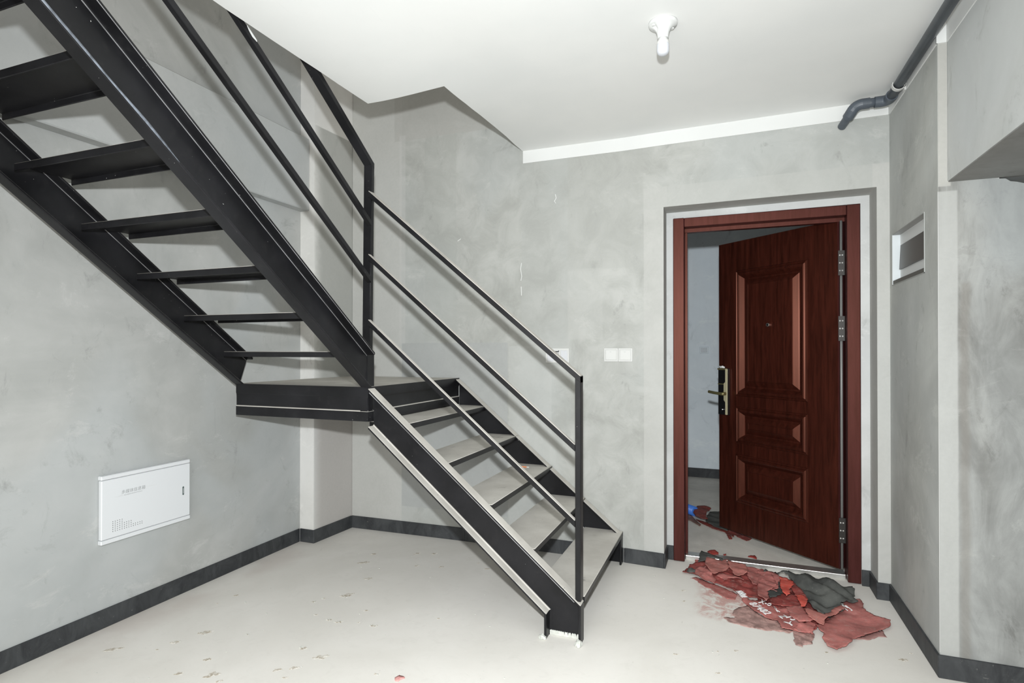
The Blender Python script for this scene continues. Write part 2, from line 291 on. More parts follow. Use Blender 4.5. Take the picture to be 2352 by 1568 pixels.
# outlines of the torn film pieces on the floor, in metres
MD = {'base_left': [(-0.207, 3.712), (-0.186, 3.726), (-0.145, 3.783), (-0.143, 3.852), (-0.063, 3.841), (0.014, 3.81), (0.083, 3.778), (0.108, 3.755), (0.18, 3.751), (0.209, 3.732), (0.243, 3.638), (0.221, 3.314), (0.166, 3.293), (0.094, 3.29), (0.036, 3.327), (0.002, 3.386), (-0.04, 3.412), (-0.086, 3.433), (-0.117, 3.466), (-0.148, 3.488), (-0.195, 3.517), (-0.233, 3.532), (-0.269, 3.533), (-0.259, 3.565), (-0.239, 3.622), (-0.224, 3.692)],
 'base_mid': [(0.15, 3.683), (0.277, 3.684), (0.341, 3.635), (0.387, 3.395), (0.449, 3.265), (0.497, 3.27), (0.444, 3.136), (0.402, 3.088), (0.371, 3.039), (0.304, 3.026), (0.281, 3.166), (0.216, 3.24), (0.134, 3.298)],
 'flap_big': [(-0.141, 3.81), (-0.106, 3.799), (-0.072, 3.781), (-0.021, 3.798), (-0.016, 3.733), (-0.008, 3.648), (-0.038, 3.587), (-0.068, 3.552), (-0.088, 3.538), (-0.107, 3.549), (-0.125, 3.596), (-0.146, 3.658), (-0.147, 3.736)],
 'flap_mid': [(-0.021, 3.783), (0.013, 3.743), (0.049, 3.724), (0.082, 3.712), (0.095, 3.673), (0.093, 3.6), (0.063, 3.556), (0.05, 3.525), (0.034, 3.524), (0.019, 3.542), (0.009, 3.603), (-0.01, 3.658)],
 'flap_low': [(-0.04, 3.586), (-0.016, 3.554), (0.019, 3.537), (0.058, 3.541), (0.071, 3.501), (0.042, 3.506), (-0.011, 3.503), (-0.037, 3.432), (-0.041, 3.492), (-0.078, 3.518)],
 'flap_right': [(0.086, 3.708), (0.167, 3.702), (0.211, 3.682), (0.236, 3.531), (0.234, 3.373), (0.208, 3.388), (0.176, 3.48), (0.16, 3.535), (0.137, 3.444), (0.114, 3.435), (0.092, 3.543), (0.092, 3.625)],
 'flap_lip': [(-0.198, 3.589), (-0.144, 3.66), (-0.107, 3.539), (-0.077, 3.48), (-0.083, 3.394), (-0.112, 3.433), (-0.148, 3.453), (-0.193, 3.494)],
 'torn_strip': [(-0.22, 3.485), (-0.19, 3.505), (-0.158, 3.494), (-0.116, 3.459), (-0.076, 3.436), (-0.017, 3.394), (0.036, 3.347), (0.021, 3.267), (-0.016, 3.262), (-0.039, 3.283), (-0.074, 3.32), (-0.104, 3.366), (-0.134, 3.386), (-0.163, 3.424), (-0.192, 3.475)],
 'inner_red': [(0.189, 3.316), (0.269, 3.426), (0.303, 3.415), (0.351, 3.378), (0.363, 3.263), (0.288, 3.249), (0.195, 3.228)],
 'fold_wall': [(0.149, 3.656), (0.24, 3.643), (0.267, 3.588), (0.243, 3.431), (0.187, 3.368), (0.191, 3.252), (0.172, 3.215), (0.133, 3.276)],
 'bright_a': [(0.26, 3.536), (0.289, 3.525), (0.324, 3.485), (0.317, 3.44), (0.296, 3.382), (0.291, 3.308), (0.274, 3.278), (0.26, 3.304), (0.249, 3.372), (0.253, 3.458)],
 'bright_b': [(0.336, 3.339), (0.356, 3.324), (0.371, 3.284), (0.362, 3.229), (0.347, 3.187), (0.33, 3.181), (0.323, 3.265), (0.319, 3.309)],
 'inner_b': [(0.325, 3.521), (0.352, 3.447), (0.365, 3.355), (0.375, 3.298), (0.351, 3.274), (0.319, 3.338), (0.304, 3.429)],
 'film_letters': [(0.037, 3.379), (0.075, 3.334), (0.096, 3.267), (0.149, 3.301), (0.196, 3.267), (0.212, 3.22), (0.269, 3.242), (0.301, 3.19), (0.343, 3.16), (0.36, 3.111), (0.345, 2.983), (0.282, 2.986), (0.226, 3.006), (0.217, 3.075), (0.158, 3.089), (0.114, 3.142), (0.081, 3.203), (0.057, 3.252), (0.045, 3.322)],
 'flap_tri': [(0.264, 3.215), (0.286, 3.224), (0.338, 3.258), (0.352, 3.165), (0.379, 3.109), (0.361, 3.082), (0.305, 3.061), (0.276, 3.109)],
 'fold_tube': [(0.307, 3.055), (0.353, 3.105), (0.379, 3.089), (0.378, 3.057), (0.354, 2.962), (0.344, 2.982), (0.298, 2.964), (0.274, 2.98)],
 'big_sheet': [(0.401, 3.082), (0.493, 3.242), (0.523, 3.281), (0.553, 3.336), (0.542, 3.42), (0.526, 3.422), (0.586, 3.437), (0.639, 3.488), (0.644, 3.444), (0.633, 3.359), (0.637, 3.311), (0.672, 3.27), (0.725, 3.251), (0.713, 3.189), (0.604, 3.068), (0.517, 2.982), (0.516, 2.959), (0.48, 2.901), (0.434, 2.856), (0.402, 2.876), (0.39, 2.945), (0.404, 2.991), (0.392, 3.01), (0.379, 3.067)],
 'sheet_fold': [(0.344, 3.184), (0.367, 3.221), (0.401, 3.178), (0.42, 3.144), (0.456, 3.185), (0.52, 3.294), (0.543, 3.274), (0.482, 3.168), (0.426, 3.094), (0.407, 3.029), (0.382, 3.051), (0.351, 3.111)],
 'under_corner': [(0.523, 3.015), (0.581, 3.072), (0.671, 3.16), (0.677, 3.091), (0.645, 3.085), (0.623, 3.059), (0.598, 3.038)],
 'low_piece': [(0.277, 3.015), (0.319, 3.025), (0.353, 3.02), (0.367, 3.007), (0.346, 2.901), (0.305, 2.874), (0.3, 2.85), (0.275, 2.857), (0.271, 2.895), (0.273, 2.941)],
 'stain_film': [(0.013, 3.128), (0.036, 3.177), (0.057, 3.185), (0.082, 3.22), (0.118, 3.156), (0.158, 3.102), (0.218, 3.087), (0.228, 3.022), (0.283, 2.998), (0.252, 2.97), (0.195, 2.975), (0.151, 2.958), (0.108, 2.966), (0.071, 2.966), (0.026, 2.981), (-0.004, 2.988), (-0.035, 3.032), (0.019, 3.049), (0.007, 3.086)],
 'mat_heap': [(0.18, 3.64), (0.216, 3.713), (0.247, 3.705), (0.269, 3.655), (0.327, 3.677), (0.434, 3.699), (0.475, 3.669), (0.507, 3.617), (0.557, 3.636), (0.6, 3.618), (0.625, 3.535), (0.6, 3.422), (0.615, 3.39), (0.527, 3.341), (0.529, 3.305), (0.445, 3.181), (0.414, 3.142), (0.391, 3.202), (0.375, 3.298), (0.361, 3.417), (0.327, 3.549), (0.295, 3.59), (0.242, 3.626)],
 'mat_back': [(-0.176, 3.892), (-0.13, 3.86), (-0.044, 3.789), (-0.048, 3.754), (-0.072, 3.778), (-0.137, 3.801), (-0.147, 3.723), (-0.184, 3.676), (-0.183, 3.749), (-0.183, 3.853)],
 'mat_bit': [(0.187, 3.373), (0.24, 3.426), (0.253, 3.56), (0.26, 3.581), (0.255, 3.465), (0.266, 3.387), (0.23, 3.317), (0.194, 3.288)],
 'mat_roll': [(-0.233, 3.531), (-0.225, 3.565), (-0.204, 3.572), (-0.196, 3.539), (-0.195, 3.48), (-0.213, 3.473), (-0.231, 3.501)],
 'red_corner': [(-0.208, 3.771), (-0.204, 3.807), (-0.186, 3.82), (-0.182, 3.734), (-0.206, 3.718)],
 'cap_scrap': [(-0.14, 3.886), (-0.118, 3.93), (-0.096, 3.946), (-0.072, 3.897), (-0.07, 3.863), (-0.118, 3.851)],
 'tri_scrap': [(0.106, 3.988), (0.149, 4.015), (0.157, 3.972), (0.156, 3.937), (0.133, 3.957), (0.108, 3.968)],
 'tiny_scrap': [(-0.044, 3.959), (-0.026, 3.977), (-0.025, 3.952), (-0.042, 3.939)],
 'hall_red': [(-0.275, 4.716), (-0.255, 4.916), (-0.184, 4.954), (-0.145, 4.886), (-0.176, 4.754), (-0.177, 4.63), (-0.16, 4.573), (-0.213, 4.571), (-0.255, 4.628)],
 'hall_grey': [(-0.152, 4.931), (-0.086, 4.967), (-0.059, 4.836), (-0.009, 4.543), (-0.02, 4.454), (-0.09, 4.512), (-0.161, 4.599), (-0.18, 4.656), (-0.175, 4.791)],
 'hall_strip': [(-0.345, 4.823), (-0.304, 4.819), (-0.267, 4.716), (-0.207, 4.545), (-0.215, 4.516), (-0.293, 4.649), (-0.334, 4.671)],
 'hall_long': [(-0.259, 4.705), (-0.162, 4.63), (-0.079, 4.547), (-0.009, 4.523), (0.048, 4.478), (0.141, 4.356), (0.104, 4.289), (0.047, 4.366), (0.023, 4.404), (0.022, 4.349), (0.009, 4.344), (0.0, 4.404), (0.013, 4.3), (-0.009, 4.291), (-0.034, 4.439), (-0.125, 4.496), (-0.226, 4.633)],
 'pink_scrap': [(-1.274, 1.996), (-1.267, 2.019), (-1.238, 2.01), (-1.243, 1.994), (-1.246, 1.979), (-1.261, 1.976)],
 'blue_hose': [(-0.264, 4.792), (-0.397, 4.919)],
 'texts': {'87482a': (0.085, 3.206), '87482b': (0.161, 3.1), '87482t': (0.109, 3.249), '75a': (0.248, 3.097), '75b': (0.281, 3.073), '75t': (0.26, 3.155), 'xa': (0.133, 3.219), 'xb': (0.189, 3.199), 'xt': (0.146, 3.271), 'ka': (0.217, 3.143), 'kb': (0.23, 3.147), 'kt': (0.231, 3.191), 'za': (0.218, 3.097), 'zb': (0.236, 3.078), 'zt': (0.236, 3.135), 'ya': (0.254, 3.005), 'yb': (0.292, 3.024), 'yt': (0.279, 3.061), 'qa': (0.044, 3.3), 'qb': (0.074, 3.319), 'qt': (0.038, 3.341), 'ra': (0.054, 3.267), 'rb': (0.081, 3.284), 'rt': (0.049, 3.291), 'ma': (0.54, 3.261), 'mb': (0.565, 3.271), 'mt': (0.552, 3.315)}, 'spots': [(-2.146, 3.007, 0.03), (-2.179, 3.158, 0.02), (-1.918, 3.268, 0.02), (-1.809, 3.307, 0.02), (-1.81, 3.083, 0.014), (-1.657, 3.122, 0.02), (-1.473, 3.255, 0.012), (-1.383, 3.192, 0.015), (-1.953, 2.573, 0.035), (-2.316, 1.998, 0.03), (-2.366, 1.884, 0.02), (-2.112, 2.054, 0.006), (-2.059, 2.449, 0.012), (-2.039, 2.497, 0.01), (-1.795, 2.308, 0.018), (-1.852, 2.31, 0.014), (-1.612, 2.338, 0.016), (-1.782, 2.047, 0.02), (-1.664, 2.015, 0.03), (-1.764, 1.872, 0.018), (-1.71, 1.908, 0.02), (-2.105, 1.826, 0.018), (-2.122, 1.706, 0.02), (-1.984, 1.752, 0.03), (-1.921, 1.727, 0.014), (-1.694, 1.839, 0.012), (-1.36, 1.995, 0.01), (-1.974, 2.806, 0.025), (-1.95, 2.332, 0.012), (-1.741, 2.46, 0.012), (-2.507, 2.36, 0.014), (-2.522, 2.248, 0.006), (-1.355, 2.515, 0.008), (-1.698, 2.339, 0.008), (-2.383, 1.807, 0.008), (-2.569, 1.737, 0.03), (-0.243, 3.293, 0.015), (-0.231, 3.157, 0.01), (0.021, 2.718, 0.012), (0.393, 2.845, 0.01), (-0.055, 2.681, 0.008), (0.694, 2.896, 0.02), (0.741, 2.97, 0.008), (-0.227, 2.592, 0.012), (-0.048, 2.505, 0.012), (0.831, 2.967, 0.01)]}
CZ = 2.672
# ------------------------------------------------------------------ setting
SPOTS = MD['spots']
bm = BM(); box(bm, (-3.1, -3.2, -.08), (3.2, 3.78, 0)); flo = mk('floor', bm, floor_mat(SPOTS), kind='structure')
def dirt_mat():
    t = NT('dirt_mark'); c = t.mix(t.ramp(t.noise(60, 6, .7, .6), .38, .62), (.40, .345, .27), (.72, .69, .635)); return t.out(c, .9, .1)
M_dirt = dirt_mat(); rd = random.Random(5)
for x, y, r in SPOTS:                                        # trodden patches of dirt stuck to the screed
    bm = BM(); n = 34; an = rd.uniform(.3, .9); pts = []
    for k in range(n):
        a = 2*math.pi*k/n; q = r*1.25*(.72 + .75*noise.noise(Vector((math.cos(a)*1.6 + x*9, math.sin(a)*1.6 + y*9, 0))) + .35*noise.noise(Vector((math.cos(a)*6 + x*9, math.sin(a)*6, y*7))))
        u, v = q*math.cos(a), q*math.sin(a)*.55; pts.append((x + u*math.cos(an) - v*math.sin(an), y + u*math.sin(an) + v*math.cos(an)))
    loft(bm, [(a, b, .0) for a, b in pts], [(x + (a-x)*.9, y + (b-y)*.9, .0008) for a, b in pts]); mk('dirt_mark', bm, M_dirt, flo)
bm = BM(); box(bm, (-2.2, 3.78, -.08), (2.6, 6.6, 0.0)); mk('floor_hall', bm, floor_out(), kind='structure')
# ceiling slab with the L-shaped stairwell opening
poly = [(-1.75, .2), (-1.752, 1.2), (-1.758, 1.6), (-1.753, 2.0), (-1.746, 2.475), (-1.329, 2.5226), (-1.315, 2.91), (-1.311, 3.23), (-1.302, 3.70), (3.2, 3.70), (3.2, -3.2), (-3.1, -3.2), (-3.1, .2)]
def sm(t): t = min(1, max(0, t)); return t*t*(3-2*t)
def zceil(x, y): return CZ - .067*sm((-1.0-x)/.80)*sm((3.35-y)/.75)       # the slab edge sags a little at the stairwell
bd = []
for (ax_, ay_), (bx_, by_) in zip(poly, poly[1:]+poly[:1]):
    m = max(1, int(math.hypot(bx_-ax_, by_-ay_)/.07))
    for k_ in range(m):
        u_ = k_/m; x_ = ax_+(bx_-ax_)*u_; y_ = ay_+(by_-ay_)*u_
        if -1.9 < x_ < -1.2 and k_: x_ += noise.noise(Vector((x_*14, y_*14, 3)))*.0022; y_ += noise.noise(Vector((x_*14, y_*14, 9)))*.0022
        bd.append(Vector((x_, y_)))
pts = list(bd) + [Vector((-3 + .12*i_, -3.1 + .12*j_)) for i_ in range(52) for j_ in range(57) if not (-3.1 < -3+.12*i_ < -1.7 and -3.1+.12*j_ > .1) and not (-3+.12*i_ < -1.25 and -3.1+.12*j_ > 2.4)]
pts = [p_ for n_, p_ in enumerate(pts) if n_ < len(bd) or min((p_-b_).length for b_ in bd) > .03]
rc = delaunay_2d_cdt(pts, [(i_, (i_+1) % len(bd)) for i_ in range(len(bd))], [], 1, 1e-6)
bm = BM(); lo = [bm.verts.new((p_.x, p_.y, zceil(p_.x, p_.y))) for p_ in rc[0]]; hi = [bm.verts.new((p_.x, p_.y, CZ+.16)) for p_ in rc[0]]
cnt = {}
for f_ in rc[2]:
    bm.faces.new([lo[i_] for i_ in f_]); bm.faces.new([hi[i_] for i_ in f_][::-1])
    for a_, b_ in zip(f_, f_[1:]+f_[:1]): cnt[(min(a_, b_), max(a_, b_))] = cnt.get((min(a_, b_), max(a_, b_)), 0)+1
for (a_, b_), n_ in cnt.items():
    if n_ == 1: bm.faces.new((lo[a_], lo[b_], hi[b_], hi[a_]))
ce = mk('ceiling', bm, M_ceil, kind='structure')
for p_ in ce.data.polygons: p_.use_smooth = abs(p_.normal.z) > .9
ce.data.set_sharp_from_angle(angle=math.radians(30))
bm = BM(); box(bm, (-3.1, -1.5, 5.35), (1.2, 3.9, 5.45)); mk('ceiling_upper', bm, M_ceil, kind='structure')
# left wall, with the slightly proud floor beam
bm = BM(); box(bm, (-3.05, -3.2, 0), (-2.81, 3.70, 5.35)); mk('wall_left', bm, M_left, kind='structure')
bm = BM(); box(bm, (-2.809, -3.2, 2.30), (-2.73, 3.19, 2.80)); mk('wall_left_beam', bm, M_left, kind='structure', bevel=.006)
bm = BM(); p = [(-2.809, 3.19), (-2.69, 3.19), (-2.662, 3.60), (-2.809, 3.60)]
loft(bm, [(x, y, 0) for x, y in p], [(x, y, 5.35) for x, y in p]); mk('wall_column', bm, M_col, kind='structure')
# entry wall around the door recess
bm = BM(); RX0, RX1, RZ = -.379, .738, 2.209; RD = .17
wbox(bm, (-2.66, 0, 0), (-1.302, .25, 5.35)); wbox(bm, (-1.302, 0, 0), (RX0, .25, CZ+.1)); wbox(bm, (-1.302, 0, CZ+.1), (1.05, .25, 5.35))
wbox(bm, (RX1, 0, 0), (1.05, .25, CZ+.1)); wbox(bm, (RX0, 0, RZ), (RX1, .25, CZ+.1))
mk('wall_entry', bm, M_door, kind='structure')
bm = BM(); FX0, FX1, FZ = -.336, .694, 2.166
wbox(bm, (RX0, RD, 0), (FX0, .25, RZ)); wbox(bm, (FX1, RD, 0), (RX1, .25, RZ)); wbox(bm, (FX0, RD, FZ), (FX1, .25, RZ))
mk('wall_reveal', bm, M_rec, kind='structure')
we = bpy.data.objects['wall_entry']
for pts_ in ([(-1.075, 2.36), (-1.068, 2.335), (-1.080, 2.315), (-1.072, 2.30)], [(-1.312, 1.92), (-1.318, 1.88), (-1.310, 1.83), (-1.316, 1.80)], [(-1.314, 1.76), (-1.312, 1.70)], [(-1.79, 2.10), (-1.765, 2.115)]):
    bm = BM(); tube(bm, [(x, Yw(x)-.0008, z) for x, z in pts_], .0026, 6); mk('plaster_scratch', bm, M_white, we)
# right wall with its meter niche
NY0, NY1, NZ0, NZ1 = 2.97, 3.50, 1.67, 1.937
bm = BM(); RXW = .797
box(bm, (RXW, 2.80, 0), (1.0, 3.56, NZ0)); box(bm, (RXW, 2.80, NZ1), (1.0, 3.56, CZ+.05))
box(bm, (RXW, 2.80, NZ0), (1.0, NY0, NZ1)); box(bm, (RXW, NY1, NZ0), (1.0, 3.56, NZ1)); box(bm, (RXW+.08, NY0, NZ0), (1.0, NY1, NZ1))
mk('wall_right', bm, M_right, kind='structure')
# front return wall under the beam, its top eroded at the beam
bm = BM()
top = [(.798, 2.02), (.96, 2.021), (.985, 2.019), (1.0, 2.012), (1.02, 2.010), (1.035, 1.998), (1.055, 1.994), (1.08, 1.985), (1.12, 1.975), (1.2, 1.96), (1.4, 1.94), (3.1, 1.94)]
A = [(.798, 0)] + [(3.1, 0)] + top[::-1]
loft(bm, [(x, 2.798, z) for x, z in A], [(x, 2.97, z) for x, z in A]); box(bm, (.798, 2.798, 2.02), (.829, 2.97, CZ+.05))
mk('wall_front', bm, M_front, kind='structure')
bm = BM(); box(bm, (.83, -3.2, 2.02), (1.5, 2.96, CZ+.05))
for v in bm.verts:
    pass
mk('wall_beam', bm, M_beam, kind='structure')
bm = BM(); box(bm, (.832, -3.1, 2.016), (1.498, 2.797, 2.020)); mk('wall_beam_soffit', bm, concrete('dark_soffit', (.18, .175, .165), (.26, .26, .25), (.24, .25, .25), contrast=.6), kind='structure')  # thin sheet under the beam in a darker grey than its face
bm = BM(); box(bm, (3.1, -3.2, 0), (3.2, 3.0, CZ+.05)); mk('wall_far_right', bm, M_right, kind='structure')
bm = BM(); box(bm, (1.5, -3.2, 0), (3.1, -3.1, CZ+.05)); mk('wall_light_block', bm, M_right, kind='structure')  # unseen wall added to keep ambient light from the rear off the beam
# painted white strips at the top of the walls
bm = BM(); wbox(bm, (-1.300, -.005, 2.589), (.794, .001, CZ)); mk('trim_1', bm, M_white, kind='structure')
bm = BM(); box(bm, (.792, 2.794, 2.587), (.7975, 3.548, CZ)); box(bm, (.792, 2.793, 2.587), (.829, 2.7985, CZ)); mk('trim_2', bm, M_white, kind='structure')
bm = BM(); box(bm, (.826, -3.1, 2.587), (.8305, 2.793, CZ)); mk('trim_3', bm, M_white, kind='structure')
# outside hall
bm = BM(); box(bm, (-2.2, 6.3, 0), (2.6, 6.5, 2.75)); mk('wall_hall_back', bm, M_hall, kind='structure')
bm = BM(); box(bm, (-2.3, 3.9, 0), (-2.2, 6.5, 2.75)); mk('wall_hall_left', bm, M_hall, kind='structure')
bm = BM(); box(bm, (2.6, 3.9, 0), (2.7, 6.5, 2.75)); mk('wall_hall_right', bm, M_hall, kind='structure')
bm = BM(); box(bm, (-2.3, 3.9, 2.75), (2.7, 6.5, 2.85)); mk('ceiling_hall', bm, M_ceil, kind='structure')
bm = BM(); box(bm, (-2.2, 6.288, 0), (2.6, 6.3, .095)); mk('baseboard_hall', bm, M_skirt, kind='structure')
# skirting
BH = .09; bt = .009
bm = BM(); box(bm, (-2.811, -3.1, 0), (-2.81+bt, 3.19-bt, BH)); mk('baseboard_left', bm, M_skirt, kind='structure', bevel=.002)
bm = BM(); p = [(-2.81+bt, 3.19-bt), (-2.69+bt, 3.19-bt), (-2.662+bt, Yw(-2.65)-bt), (-2.67, Yw(-2.65)-bt), (-2.695, 3.192), (-2.81+bt, 3.192)]
loft(bm, [(x, y, 0) for x, y in p], [(x, y, BH) for x, y in p]); mk('baseboard_column', bm, M_skirt, kind='structure', bevel=.002)
bm = BM(); wbox(bm, (-2.66, -bt, 0), (-.628, .001, BH)); mk('baseboard_stair', bm, M_skirt, kind='structure', bevel=.002)
bm = BM(); wbox(bm, (-.625, -bt, 0), (RX0+bt, .001, BH)); wbox(bm, (RX0-.001, 0, 0), (RX0+bt, RD-bt, BH)); wbox(bm, (RX0-.001, RD-bt, 0), (FX0, RD+.001, BH))
mk('baseboard_entry_left', bm, M_skirt, kind='structure', bevel=.002)
bm = BM(); wbox(bm, (FX1, RD-bt, 0), (RX1+.001, RD+.001, BH)); wbox(bm, (RX1-bt, 0, 0), (RX1+.001, RD-bt, BH)); wbox(bm, (RX1-bt, -bt, 0), (RXW-bt, .001, BH))
mk('baseboard_entry_right', bm, M_skirt, kind='structure', bevel=.002)
bm = BM(); box(bm, (RXW-bt, 2.80-bt-.002, 0), (RXW+.001, 3.56, BH)); mk('baseboard_right', bm, M_skirt, kind='structure', bevel=.002)
bm = BM(); box(bm, (RXW-bt+.001, 2.798-bt-.002, 0), (3.1, 2.799, BH+.002)); mk('baseboard_front', bm, M_skirt, kind='structure', bevel=.002)
# metal corner bead on the right-hand outside corner
bm = BM(); tube(bm, [(.7965, 2.7980, .10), (.7965, 2.7980, 1.98)], .0014, 6); mk('trim_4', bm, plain('corner_bead', (.5, .5, .49), .6), kind='structure')

# ------------------------------------------------------------------ entrance door
FY = 3.742
door = thing('door_1', None, None, (.18, FY, 0), kind='structure')
for nm, a, b in (('door_jamb', (FX0, FY-.012, 0.005), (-.269, FY+.10, FZ)), ('door_jamb', (.627, FY-.012, 0.005), (FX1, FY+.10, FZ)), ('door_head', (-.269, FY-.009, 2.108), (.627, FY+.10, FZ-.001))):
    bm = BM(); box(bm, a, b); part(nm, bm, M_frame, door, bevel=.004, seg=2)
bm = BM(); box(bm, (-.269, FY+.06, 2.085), (.627, FY+.1, 2.108)); box(bm, (-.269, FY+.075, .03), (-.255, FY+.1, 2.085)); part('door_stop', bm, M_frame, door)
bm = BM(); box(bm, (-.268, FY+.045, 0), (.626, FY+.125, .028)); part('threshold', bm, M_alu, door, bevel=.003, seg=2)
# leaf in its own space: s from the hinge, n towards the room
HX, HY = .600, 3.80; T_ = Vector((-.735, .678, 0)).normalized(); N_ = Vector((-.678, -.735, 0)).normalized()
def L(s, n, z): return Vector((HX, HY, 0)) + T_*s + N_*n + Vector((0, 0, z))
def lbox(bm, a, b): box(bm, a, b, lambda p: L(*p))
leaf_z0, leaf_z1, LW = .052, 2.098, .918
panels = [(.209, .759, 1.015, 1.888), (.209, .759, .686, .932), (.207, .761, .269, .600)]
bm = BM()
# room-side face as a frame of rails and stiles around the raised panels
lbox(bm, (.012, -.065, leaf_z0), (.209, 0, leaf_z1)); lbox(bm, (.760, -.065, leaf_z0), (LW, 0, leaf_z1))
zs = [leaf_z0, .2685, .6005, .6855, .9325, 1.0145, 1.8885, leaf_z1]
for a, b in ((zs[0], zs[1]), (zs[2], zs[3]), (zs[4], zs[5]), (zs[6], zs[7])): lbox(bm, (.209, -.065, a), (.760, 0, b))
lbox(bm, (.2, -.065, .2), (.77, -.030, 1.95))
leaf = part('door_leaf', bm, M_leaf, door)
def ringprof(bm, s0, s1, z0, z1, prof):
    """mitred moulding: prof = (inset, height) pairs from outside in; closed by a flat field"""
    rings = []
    for ins, h in prof: rings.append([bm.verts.new(L(*q)) for q in ((s0+ins, h, z0+ins), (s1-ins, h, z0+ins), (s1-ins, h, z1-ins), (s0+ins, h, z1-ins))])
    for a, b in zip(rings, rings[1:]):
        for k in range(4): bm.faces.new((a[k], a[(k+1) % 4], b[(k+1) % 4], b[k]))
    bm.faces.new(rings[-1])
for s0, s1, z0, z1 in panels:
    bm = BM(); ringprof(bm, s0, s1, z0, z1, [(-.004, -.03), (-.004, .0), (0, .006), (.006, .008), (.011, .004), (.018, .010), (.026, .012), (.033, .008), (.056, -.018), (.066, -.018), (.070, -.015), (.098, .002), (.102, .004), (.104, .001)])
    part('door_panel', bm, M_leaf, leaf)
# edge strip, seal and hinges
bm = BM(); lbox(bm, (.004, -.055, leaf_z0), (.0145, -.002, leaf_z1)); part('edge_strip', bm, M_frame, leaf)
bm = BM(); tube(bm, [(.6085, 3.800, .056), (.6085, 3.800, 2.09)], .0075, 10); part('door_seal', bm, M_seal, leaf, smooth=True)
for z in (1.80, 1.42, .35 if False else .235):
    zc = {1.80: 1.84, 1.42: 1.458}.get(z, .285)
    h = part('hinge', (lambda b: (box(b, (.590, 3.776, zc-.072), (.6195, 3.783, zc+.072)), tube(b, [(.6215, 3.782, zc-.072), (.6215, 3.782, zc+.072)], .006, 10), b)[-1])(BM()), M_hinge, leaf)
    for dz in (-.045, 0, .045):
        for dx in (.598, .611):
            b = BM(); tube(b, [(dx, 3.7765, zc+dz), (dx, 3.7745, zc+dz)], .0042, 10); part('screw', b, M_chrome, h)
# peephole
bm = BM(); tube(bm, [L(.489, -.002, 1.50), L(.489, .014, 1.50)], .013, 20); pe = part('peephole', bm, M_chrome, leaf, bevel=.003, seg=2)
bm = BM(); tube(bm, [L(.489, .0141, 1.50), L(.489, .016, 1.50)], .007, 16); part('lens', bm, M_black, pe)
# smart lock
lock = part('lock_plate', (lambda b: (lbox(b, (.815, 0, .868), (.908, .020, 1.202)), b)[-1])(BM()), M_black, leaf, bevel=.003, seg=2)
b = BM(); outl = [(.822, .870), (.822, 1.200), (.840, 1.200), (.840, 1.105), (.854, 1.092), (.854, .975), (.840, .960), (.840, .870)]
loft(b, [L(s, -.001, z) for s, z in outl], [L(s, .026, z) for s, z in outl]); part('brass_trim', b, M_brass, lock, bevel=.003, seg=2)
b = BM(); lbox(b, (.838, .019, 1.190), (.909, .026, 1.202)); lbox(b, (.852, .019, 1.085), (.909, .023, 1.092)); part('trim_line', b, M_brass2, lock)
b = BM(); tube(b, [L(.832, .03, 1.022), L(.832, .062, 1.022)], .012, 16); tube(b, [L(.822, .060, 1.020), L(.90, .062, 1.024), L(.965, .055, 1.029)], [.011, .0105, .0105], 14); part('door_handle', b, M_brass2, lock, smooth=False, bevel=.002)
b = BM(); tube(b, [L(.872, .019, .905), L(.872, .030, .905)], .013, 20); part('thumb_turn', b, M_black, lock, bevel=.003)
b = BM(); tube(b, [L(.86, .006, 1.206), L(.875, .012, 1.212), L(.895, .010, 1.209), L(.908, .006, 1.214)], [.006, .009, .008, .005], 8); part('tape_remnant', b, M_white, lock)
# ------------------------------------------------------------------ steel staircase
st = thing('steel_staircase', 'dusty black steel staircase with open treads, quarter landing and bar railings', 'staircase', (-.72, 2.54, 0))
def sp(name, bm, mat=None, par=None, **k):
    o = part(name, bm, mat or M_steel, par or st, **k)
    for p in o.data.polygons: p.use_smooth = True
    o.data.set_sharp_from_angle(angle=math.radians(35)); return o
FL, TF, TW = .058, .011, .007     # flange length, flange thickness, web thickness
DV = .213                          # vertical depth of the sloped channels
def prof(cs):
    """C section: (a = out of the web, b = down from the top as vertical distance), cs = 1/cos(slope)"""
    t = TF*cs
    def arc(cx, cy, ra, rb, a0, a1, n):
        return [(cx + ra*math.cos(math.radians(a0+(a1-a0)*i/n)), cy + rb*math.sin(math.radians(a0+(a1-a0)*i/n))) for i in range(n+1)]
    R_, r_ = .011, .004
    half = [(0, 0)] + arc(FL-r_, r_, r_, r_, -90, 0, 4) + arc(FL-r_, t-r_, r_, r_, 0, 90, 3) + arc(TW+R_, t+R_, R_, R_, 270, 180, 6)
    return half + [(a, DV-b) for a, b in half[::-1]]
# lower flight: runs along the entry wall, x, falling towards +x
def zl(x): return .193 - .8336*(x + .651)
XB, XT0, XM = -1.775, -.632, -.806          # beam face, outer mitre x, inner mitre x
def lower_channel(name, yweb, sgn):
    pr = prof(1.30); A = []; B = []
    for a, b in pr:
        y = yweb(0) + sgn*a
        A.append((XB+.004, y, zl(XB) - b)); u = XT0 + (XM - XT0)*b/DV; B.append((u, y, zl(u) - b))
    bm = BM(); loft(bm, A, B); o = sp(name, bm)
    bm = BM(); A2 = []; B2 = []
    for a, b in pr:
        y = yweb(0) + sgn*a; u = XT0 + (XM - XT0)*b/DV; A2.append((u, y, zl(u)-b)); B2.append((u, y, .0))
    loft(bm, A2, B2); sp('stringer_foot', bm); return o
YN = 2.574
lower_channel('stringer', lambda x: YN, -1)
YF = Yw(-.65) - .004
lower_channel('stringer', lambda x: YF, -1)
M_glint = plain('glint_grey', (.20, .20, .205), .3, .5, var=.3, sc=14)  # grey for thin beads that paint the highlight lines along the flanges
